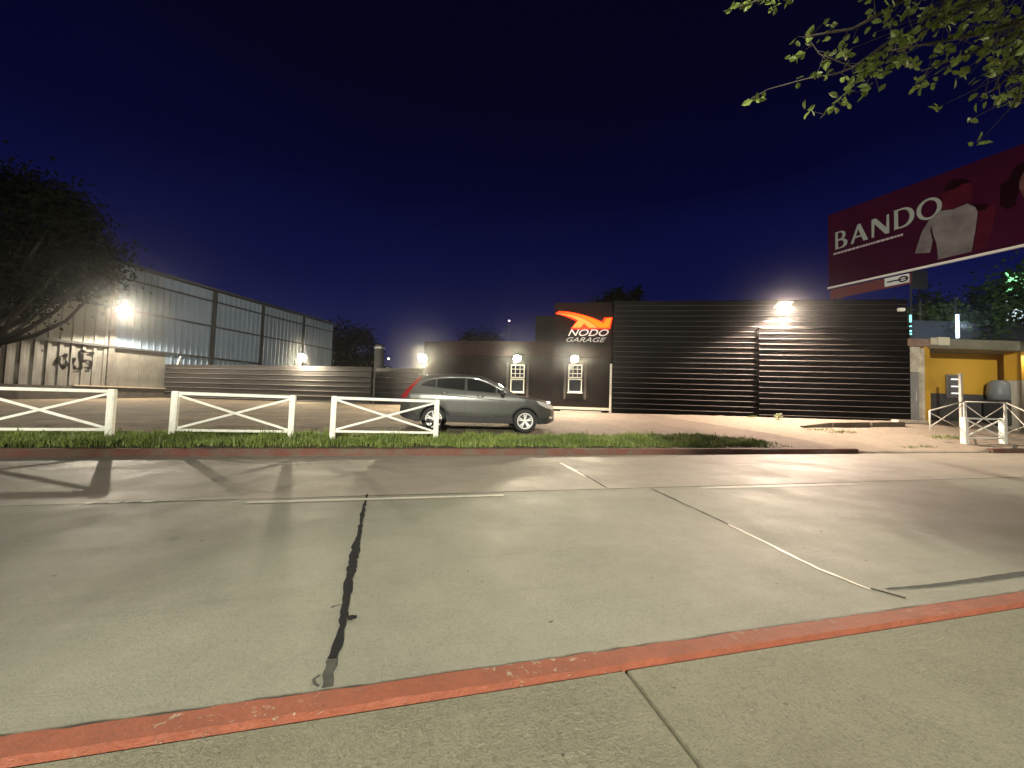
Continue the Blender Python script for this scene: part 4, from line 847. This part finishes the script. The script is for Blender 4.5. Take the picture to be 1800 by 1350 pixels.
# small plant at the foot of the door
P = ong(1368, 738); t = thing('weed_plant', 'small pale leafy weed at the foot of the black sliding door', 'plant', P)
lb = MB(); sb = MB()
for i in range(14):
    a_ = random.uniform(0, 6.28); q_ = Vector((math.cos(a_) * .12, math.sin(a_) * .1, random.uniform(.08, .30))); sb.tube([(0, 0, 0), q_], .004, 4)
    for _ in range(4): leafquad(lb, q_ + Vector((random.gauss(0, .02), random.gauss(0, .02), 0)), .07)
lb.build('leaves', leaf_mat('pale_leaf', (.30, .34, .20), (.42, .45, .28)), t); sb.build('stems', M['grass'], t)
# silo and far lamps behind the fence
P = atY(666, 640, 30); t = thing('storage_tank', 'grey upright cylindrical tank behind the short dark fence', 'tank', (P.x, P.y, .85)); hz = atY(666, 606, 30).z - .85
MB().lathe([(.36, 0), (.36, hz - .15), (.30, hz), (0, hz + .03)], n=18).build('shell', mat('grey_tank', (.07, .07, .065), .8, col2=(.045, .045, .042), scale=4), t, smooth=True); MB().lathe([(.42, hz - .35), (.42, hz - .2), (.36, hz - .2)], n=18).build('rim', STEEL, t)
for x, y, Y, h_, lb_, c_ in ((683, 632, 60, 3, 'small distant greenish street lamp beside the grey tank', (.9, 1, .6)), (895, 565, 70, 4, 'tiny distant reddish mast light over the dark trees', (1, .7, .6))):
    P = atY(x, y, Y); t = thing('distant_lamp', lb_, 'street lamp', (P.x, P.y, .85)); hz = P.z - .85
    MB().tube([(0, 0, 0), (0, 0, hz)], .09, 6).build('pole', DGR, t); MB().lathe([(0, hz), (.16, hz + .06), (.16, hz + .2), (0, hz + .28)], n=10).build('lamp', emitter('distant_lamp_glow', c_, 6), t)

# ------------------------------------------------------------------ parked car
PAINT = mat('grey_metallic_paint', (.090, .092, .086), .34, .65, coat=.9); PAINT.node_tree.nodes['Principled BSDF'].inputs['Coat Roughness'].default_value = .06
PLAS = mat('black_car_plastic', (.018, .018, .018), .55); GLASS = mat('tinted_car_glass', (.012, .014, .014), .04, spec=.8, coat=.5); TYRE = mat('tyre_rubber', (.02, .02, .02), .8, bump=.2)
ALU = mat('alloy_rim', (.82, .82, .79), .35, .25); REDL = mat('red_tail_lamp', (.22, .008, .008), .2, coat=.6); CLR = mat('clear_headlamp', (.62, .60, .56), .12, .35, coat=1); CHR = mat('chrome', (.8, .8, .8), .12, 1)
ZT = ([-.97, -.955, -.93, -.90, -.80, -.62, -.45, -.36, -.28, 0, .4, .9, 1.25, 1.5, 1.8, 2.1, 2.35, 2.5, 2.8, 3.05, 3.25, 3.4, 3.5, 3.57, 3.60],
      [.66, .84, .96, 1.04, 1.17, 1.37, 1.54, 1.605, 1.625, 1.655, 1.675, 1.68, 1.655, 1.60, 1.455, 1.275, 1.12, 1.075, 1.045, 1.01, .975, .925, .85, .71, .56])
WX = ([-.97, -.93, -.86, -.7, -.4, 0, 1.2, 2.6, 3.0, 3.25, 3.42, 3.52, 3.58, 3.60], [.70, .76, .82, .87, .895, .905, .905, .90, .875, .82, .72, .60, .46, .36])
G = ([.2, .3, .42, .55, .75, .92, 1.02, 1.12, 1.3, 1.5, 1.62, 1.7], [.93, .95, .955, .975, .992, 1.0, .982, .935, .86, .765, .70, .66])
ZB = ([-.97, -.8, -.5, 2.9, 3.3, 3.6], [.42, .34, .27, .25, .27, .36])
def smooth_l(x, T): return (lerpt(x - .03, *T) + lerpt(x, *T) + lerpt(x + .03, *T)) / 3
def zt(x): return lerpt(x, *ZT)
def ze(x): return max(lerpt(x, *ZB) + .1, zt(x) - .065)
def ys(x, z): return lerpt(x, *WX) * smooth_l(z, G)
def zs(x, y):
    e = ys(x, ze(x)); r = min(1, abs(y) / e); return zt(x) - lerpt(r, [0, .45, .7, .85, .95, 1], [0, .003, .010, .022, .042, .065])
stat = sorted(set([-.97 + i * .0457 for i in range(101)] + ZT[0]))
NS = 16; TOPR = [.95, .85, .7, .45, .2]; RW = []
for x in stat:
    zb, e = lerpt(x, *ZB), ze(x); row = [(x, 0, zb), (x, .6 * ys(x, zb), zb)]
    for i in range(NS): z = zb + (e - zb) * i / (NS - 1); row.append((x, ys(x, z), z))
    ye = ys(x, e)
    for r in TOPR: row.append((x, ye * r, zs(x, ye * r)))
    row.append((x, 0, zt(x)))
    full = row + [(p[0], -p[1], p[2]) for p in reversed(row[1:-1])]
    RW.append(full)
nr = len(RW[0]); cb = MB(); cb.add([p for r in RW for p in r], [(i * nr + k, i * nr + (k + 1) % nr, (i + 1) * nr + (k + 1) % nr, (i + 1) * nr + k) for i in range(len(RW) - 1) for k in range(nr)] + [tuple(range(nr)), tuple((len(RW) - 1) * nr + k for k in range(nr))])
cb.m = [1 if sum(cb.v[i][2] for i in f) / len(f) < .45 else 0 for f in cb.f]
uc, vc = .615, 10.85; cz_ = gz(.615 + 1.3, vc) + .01; cx_, cy_ = to_xy(uc, vc + .9)
CA = R(7); cx_ += 1.31 * (math.cos(A) - math.cos(CA)); cy_ += 1.31 * (math.sin(A) - math.sin(CA))
car = thing('parked_car', 'dark grey compact SUV parked side on beyond the white fence', 'car', (cx_, cy_, cz_), CA)
bodyo = cb.build('body', [PAINT, PLAS], car, smooth=True)
for ax in (0, 2.62):
    for s in (-1, 1):
        cyl = MB().lathe([(.0, -.16), (.405, -.16), (.405, .16), (0, .16)], (ax, s * .84, .345), 'y', 40, 1).build('cutter', [PAINT, PLAS])
        md = bodyo.modifiers.new('arch', 'BOOLEAN'); md.operation = 'DIFFERENCE'; md.solver = 'EXACT'; cyl.parent = car; bpy.context.view_layer.update()
        md.object = cyl; bpy.context.view_layer.update()
        me = bpy.data.meshes.new_from_object(bodyo.evaluated_get(bpy.context.evaluated_depsgraph_get())); bodyo.modifiers.clear(); bodyo.data = me; bpy.data.objects.remove(cyl)
bodyo.data.set_sharp_from_angle(angle=R(32)) if hasattr(bodyo.data, 'set_sharp_from_angle') else None
def panel(name, poly, mt, side=None, off=.004, parent=car, mode='side', step=.06):
    bm = bmesh.new(); f = bm.faces.new([bm.verts.new((p[0], p[1], 0)) for p in poly]); 
    for ax in (0, 1):
        lo, hi = min(p[ax] for p in poly), max(p[ax] for p in poly); q = lo + step
        while q < hi:
            no = Vector((1, 0, 0)) if ax == 0 else Vector((0, 1, 0)); co = Vector((q, 0, 0)) if ax == 0 else Vector((0, q, 0))
            bmesh.ops.bisect_plane(bm, geom=bm.verts[:] + bm.edges[:] + bm.faces[:], plane_co=co, plane_no=no); q += step
    for v in bm.verts:
        x, q = v.co.x, v.co.y
        v.co = (x, side * (ys(x, q) + off), q) if mode == 'side' else (x, q, zs(x, q) + off)
    bmesh.ops.recalc_face_normals(bm, faces=bm.faces); me = bpy.data.meshes.new(name); bm.to_mesh(me); bm.free(); me.materials.append(mt)
    me.polygons.foreach_set('use_smooth', [True] * len(me.polygons)); o = bpy.data.objects.new(name, me); COL.objects.link(o); o.parent = parent; return o
def curve_pts(P, n=6):
    o = []
    for i in range(len(P) - 1):
        p0, p1, p2, p3 = P[max(i - 1, 0)], P[i], P[i + 1], P[min(i + 2, len(P) - 1)]
        for k_ in range(n):
            t = k_ / n; o.append(tuple(.5 * (2 * p1[j] + (p2[j] - p0[j]) * t + (2 * p0[j] - 5 * p1[j] + 4 * p2[j] - p3[j]) * t * t + (-p0[j] + 3 * p1[j] - 3 * p2[j] + p3[j]) * t ** 3) for j in (0, 1)))
    return o + [P[-1]]
arch = curve_pts([(-.46, 1.285), (-.30, 1.40), (-.05, 1.495), (.3, 1.545), (.8, 1.562), (1.15, 1.545), (1.45, 1.46), (1.8, 1.30), (2.12, 1.115)])
def belt(x): return lerpt(x, [-.46, .2, 2.12], [1.275, 1.205, 1.085])
def archz(x):
    for a_, b_ in zip(arch, arch[1:]):
        if a_[0] <= x <= b_[0]: return a_[1] + (b_[1] - a_[1]) * (x - a_[0]) / (b_[0] - a_[0] + 1e-9)
    return arch[-1][1]
def winpoly(x0, x1, inset, l=0, r=0):
    xs = [x0 + (x1 - x0) * i / 14 for i in range(15)]
    return [(x + (l if x == x0 else 0), archz(x) - inset) for x in xs if archz(x) - inset > belt(x) + inset + .012] + [(x, belt(x) + inset) for x in reversed(xs) if archz(x) - inset > belt(x) + inset + .012]
def seam(name, P, side, wd=.008, off=.0045, mt=None):
    pts = []
    for a_, b_ in zip(P, P[1:]):
        n = max(1, int(math.dist(a_, b_) / .05))
        pts += [(a_[0] + (b_[0] - a_[0]) * i / n, a_[1] + (b_[1] - a_[1]) * i / n) for i in range(n)]
    pts.append(P[-1]); b = MB(); b.ribbon(pts, wd, 0); b.v = [(x, side * (ys(x, z) + off), z) for x, z, _ in b.v]; return b
for side in (-1, 1):
    panel('window_surround', arch + [(x, belt(x)) for x in (1.7, 1.2, .7, .2, -.2)], PLAS, side, .004)
    for x0, x1 in ((-.42, .0), (.06, .84), (.92, 1.74), (1.80, 2.08)): panel('side_window', winpoly(x0, x1, .028), GLASS, side, .009)
    tb = MB(); tb.tube([(p[0], side * (ys(*p) + .006), p[1]) for p in arch], .009, 6); tb.build('window_trim', CHR if side < 0 else PLAS, car, smooth=True)
    sb = seam('x', [(.84, 1.19), (.87, .75), (.86, .36)], side); 
    for P in ([(1.86, 1.10), (1.93, .80), (1.93, .52), (1.90, .36)], [(.06, 1.2), (.10, .95), (.30, .72), (.42, .55), (.46, .36)], [(.86, .36), (1.88, .36)], [(.46, .36), (.86, .36)], [(2.2, 1.05), (2.55, .98), (2.95, .90)]): q = seam('x', P, side); sb.add(q.v, q.f)
    sb.build('door_seam', PLAS, car)
    q = seam('x', [(-.75, 1.09), (.0, 1.055), (1.0, .985), (2.1, .915)], side, .020, .003); q.build('body_crease', mat('shadow_gap', (.03, .03, .03), .6) if side < 0 else PLAS, car)
    for hx, hz_ in ((.28, 1.085), (1.30, 1.015)):
        y_ = side * (ys(hx, hz_) + .022); MB().tube([(hx - .10, y_ - side * .02, hz_ + .006), (hx - .06, y_, hz_), (hx + .06, y_, hz_), (hx + .10, y_ - side * .02, hz_ + .006)], [.012, .02, .02, .012], 8).build('door_handle', CHR, car, smooth=True)
    panel('tail_lamp', [(-.945, .97), (-.90, .90), (-.76, .94), (-.72, 1.06), (-.60, 1.24), (-.39, 1.54), (-.43, 1.545), (-.64, 1.33), (-.82, 1.12)], REDL, side, .008, step=.04)
    panel('headlamp', [(2.93, .945), (3.16, .915), (3.36, .855), (3.52, .765), (3.47, .695), (3.24, .745), (3.03, .84)], CLR, side, .008, step=.04)
    panel('bumper', [(3.06, .46), (3.20, .42), (3.56, .44), (3.57, .37), (3.3, .30), (3.02, .27)], PLAS, side, .006)
    panel('fog_lamp', [(3.38, .50), (3.50, .48), (3.49, .42), (3.36, .43)], CLR, side, .009, step=.04)
    panel('bumper', [(-.96, .60), (-.60, .55), (-.44, .40), (-.47, .29), (-.8, .36), (-.96, .44)], PLAS, side, .006)
    panel('sill_trim', [(.44, .45), (2.18, .45), (2.20, .26), (.42, .28)], PLAS, side, .012)
    mo = MB().lathe([(.0, -.11), (.05, -.105), (.085, -.05), (.09, .0), (.085, .05), (.04, .10), (0, .105)], (0, 0, 0), 'y', 14); mo.v = [(x * .7 + 1.93, y * .9 + side * 1.00, z * 1.05 + 1.13) for x, y, z in mo.v]
    mm = mo.build('mirror', PLAS, car, smooth=True); MB().tube([(1.93, side * .93, 1.08), (1.93, side * .87, 1.07)], .022, 8).build('mirror_stem', PLAS, mm)
    for ax in (0, 2.62):
        ar = MB(); pts = []
        for i in range(29): t = R(-8) + R(196) * i / 28; pts.append((ax + .418 * math.cos(t), .345 + .418 * math.sin(t)))
        ar.ribbon(pts, .05, 0); ar.v = [(x, side * (ys(x, max(z, .28)) + .007), z) for x, z, _ in ar.v]; ar.build('arch_trim', PLAS, car)
        wl = bpy.data.objects.new('wheel', None); COL.objects.link(wl); wl.parent = car; wl.location = (ax, side * .80, .345)
        MB().lathe([(.20, -.105), (.235, -.112), (.30, -.112), (.333, -.098), (.345, -.07), (.346, 0), (.345, .07), (.333, .098), (.30, .112), (.235, .112), (.20, .105)], (0, 0, 0), 'y', 44).build('tyre', TYRE, wl, smooth=True)
        rm = MB(); S = side
        rm.lathe([(.238, S * .10), (.232, S * .114), (.208, S * .112), (.200, S * .08), (.20, -S * .08)], (0, 0, 0), 'y', 40)
        rm.lathe([(0, S * .095), (.03, S * .095), (.052, S * .085), (.056, S * .05)], (0, 0, 0), 'y', 20)
        for i in range(5):
            for d in (-.17, .17):
                t = R(90) + i * R(72) + d; p = (.04 * math.cos(t - d * .4), S * .078, .04 * math.sin(t - d * .4)); q = (.216 * math.cos(t), S * .094, .216 * math.sin(t)); rm.bar(p, q, .036, .02, 0, (0, 1, 0))
        rm.build('rim', ALU, wl, smooth=False)
        MB().lathe([(0, S * .02), (.15, S * .02), (.20, S * .01), (.2, -S * .03)], (0, 0, 0), 'y', 30).build('brake_disc', mat('dark_steel_disc', (.06, .06, .06), .5, .6), wl)
wsx = [1.45, 1.6, 1.8, 2.0, 2.2, 2.36]
panel('windscreen', [(x, .93 * ys(x, ze(x))) for x in wsx] + [(x, -.93 * ys(x, ze(x))) for x in reversed(wsx)], GLASS, None, .005, mode='top', step=.09)
rsx = [-.36, -.5, -.62, -.72]
panel('rear_window', [(x, .82 * ys(x, ze(x))) for x in rsx] + [(x, -.82 * ys(x, ze(x))) for x in reversed(rsx)], GLASS, None, .006, mode='top', step=.09)
sp_ = MB(); sp_.add([(-.30, -.60, 1.63), (-.30, .60, 1.63), (-.52, .56, 1.60), (-.52, -.56, 1.60), (-.30, -.60, 1.595), (-.30, .60, 1.595), (-.50, .56, 1.575), (-.50, -.56, 1.575)], [(0, 1, 2, 3), (4, 5, 6, 7), (0, 1, 5, 4), (1, 2, 6, 5), (2, 3, 7, 6), (3, 0, 4, 7)]); sp_.build('spoiler', PAINT, car, bevel=.01)
MB().box(3.585, 3.615, -.33, .33, .50, .62).build('grille', CHR, car, bevel=.01); MB().box(3.60, 3.62, -.26, .26, .38, .48).build('number_plate', M['white'], car, bevel=.004); MB().tube([(.0, 0, 1.65), (-.18, 0, 1.82)], .004, 6).build('aerial', PLAS, car)

# ------------------------------------------------------------------ added haze standing in for lens glow around the lamps
hz_m = bpy.data.materials.new('haze'); hz_m.use_nodes = True; t = hz_m.node_tree; t.nodes.remove(t.nodes['Principled BSDF'])
pv_ = N(t, 'ShaderNodeVolumePrincipled'); pv_.inputs['Color'].default_value = (.97, .97, .97, 1); pv_.inputs['Density'].default_value = .0010; pv_.inputs['Anisotropy'].default_value = .965
t.links.new(pv_.outputs[0], t.nodes['Material Output'].inputs['Volume'])
tag(MB().box(-215, 215, -110, 215, -1.1, 15.5).build('haze', hz_m), 'thin added haze glowing around the lamps', 'haze', kind='stuff')
SC.cycles.volume_bounces = 0
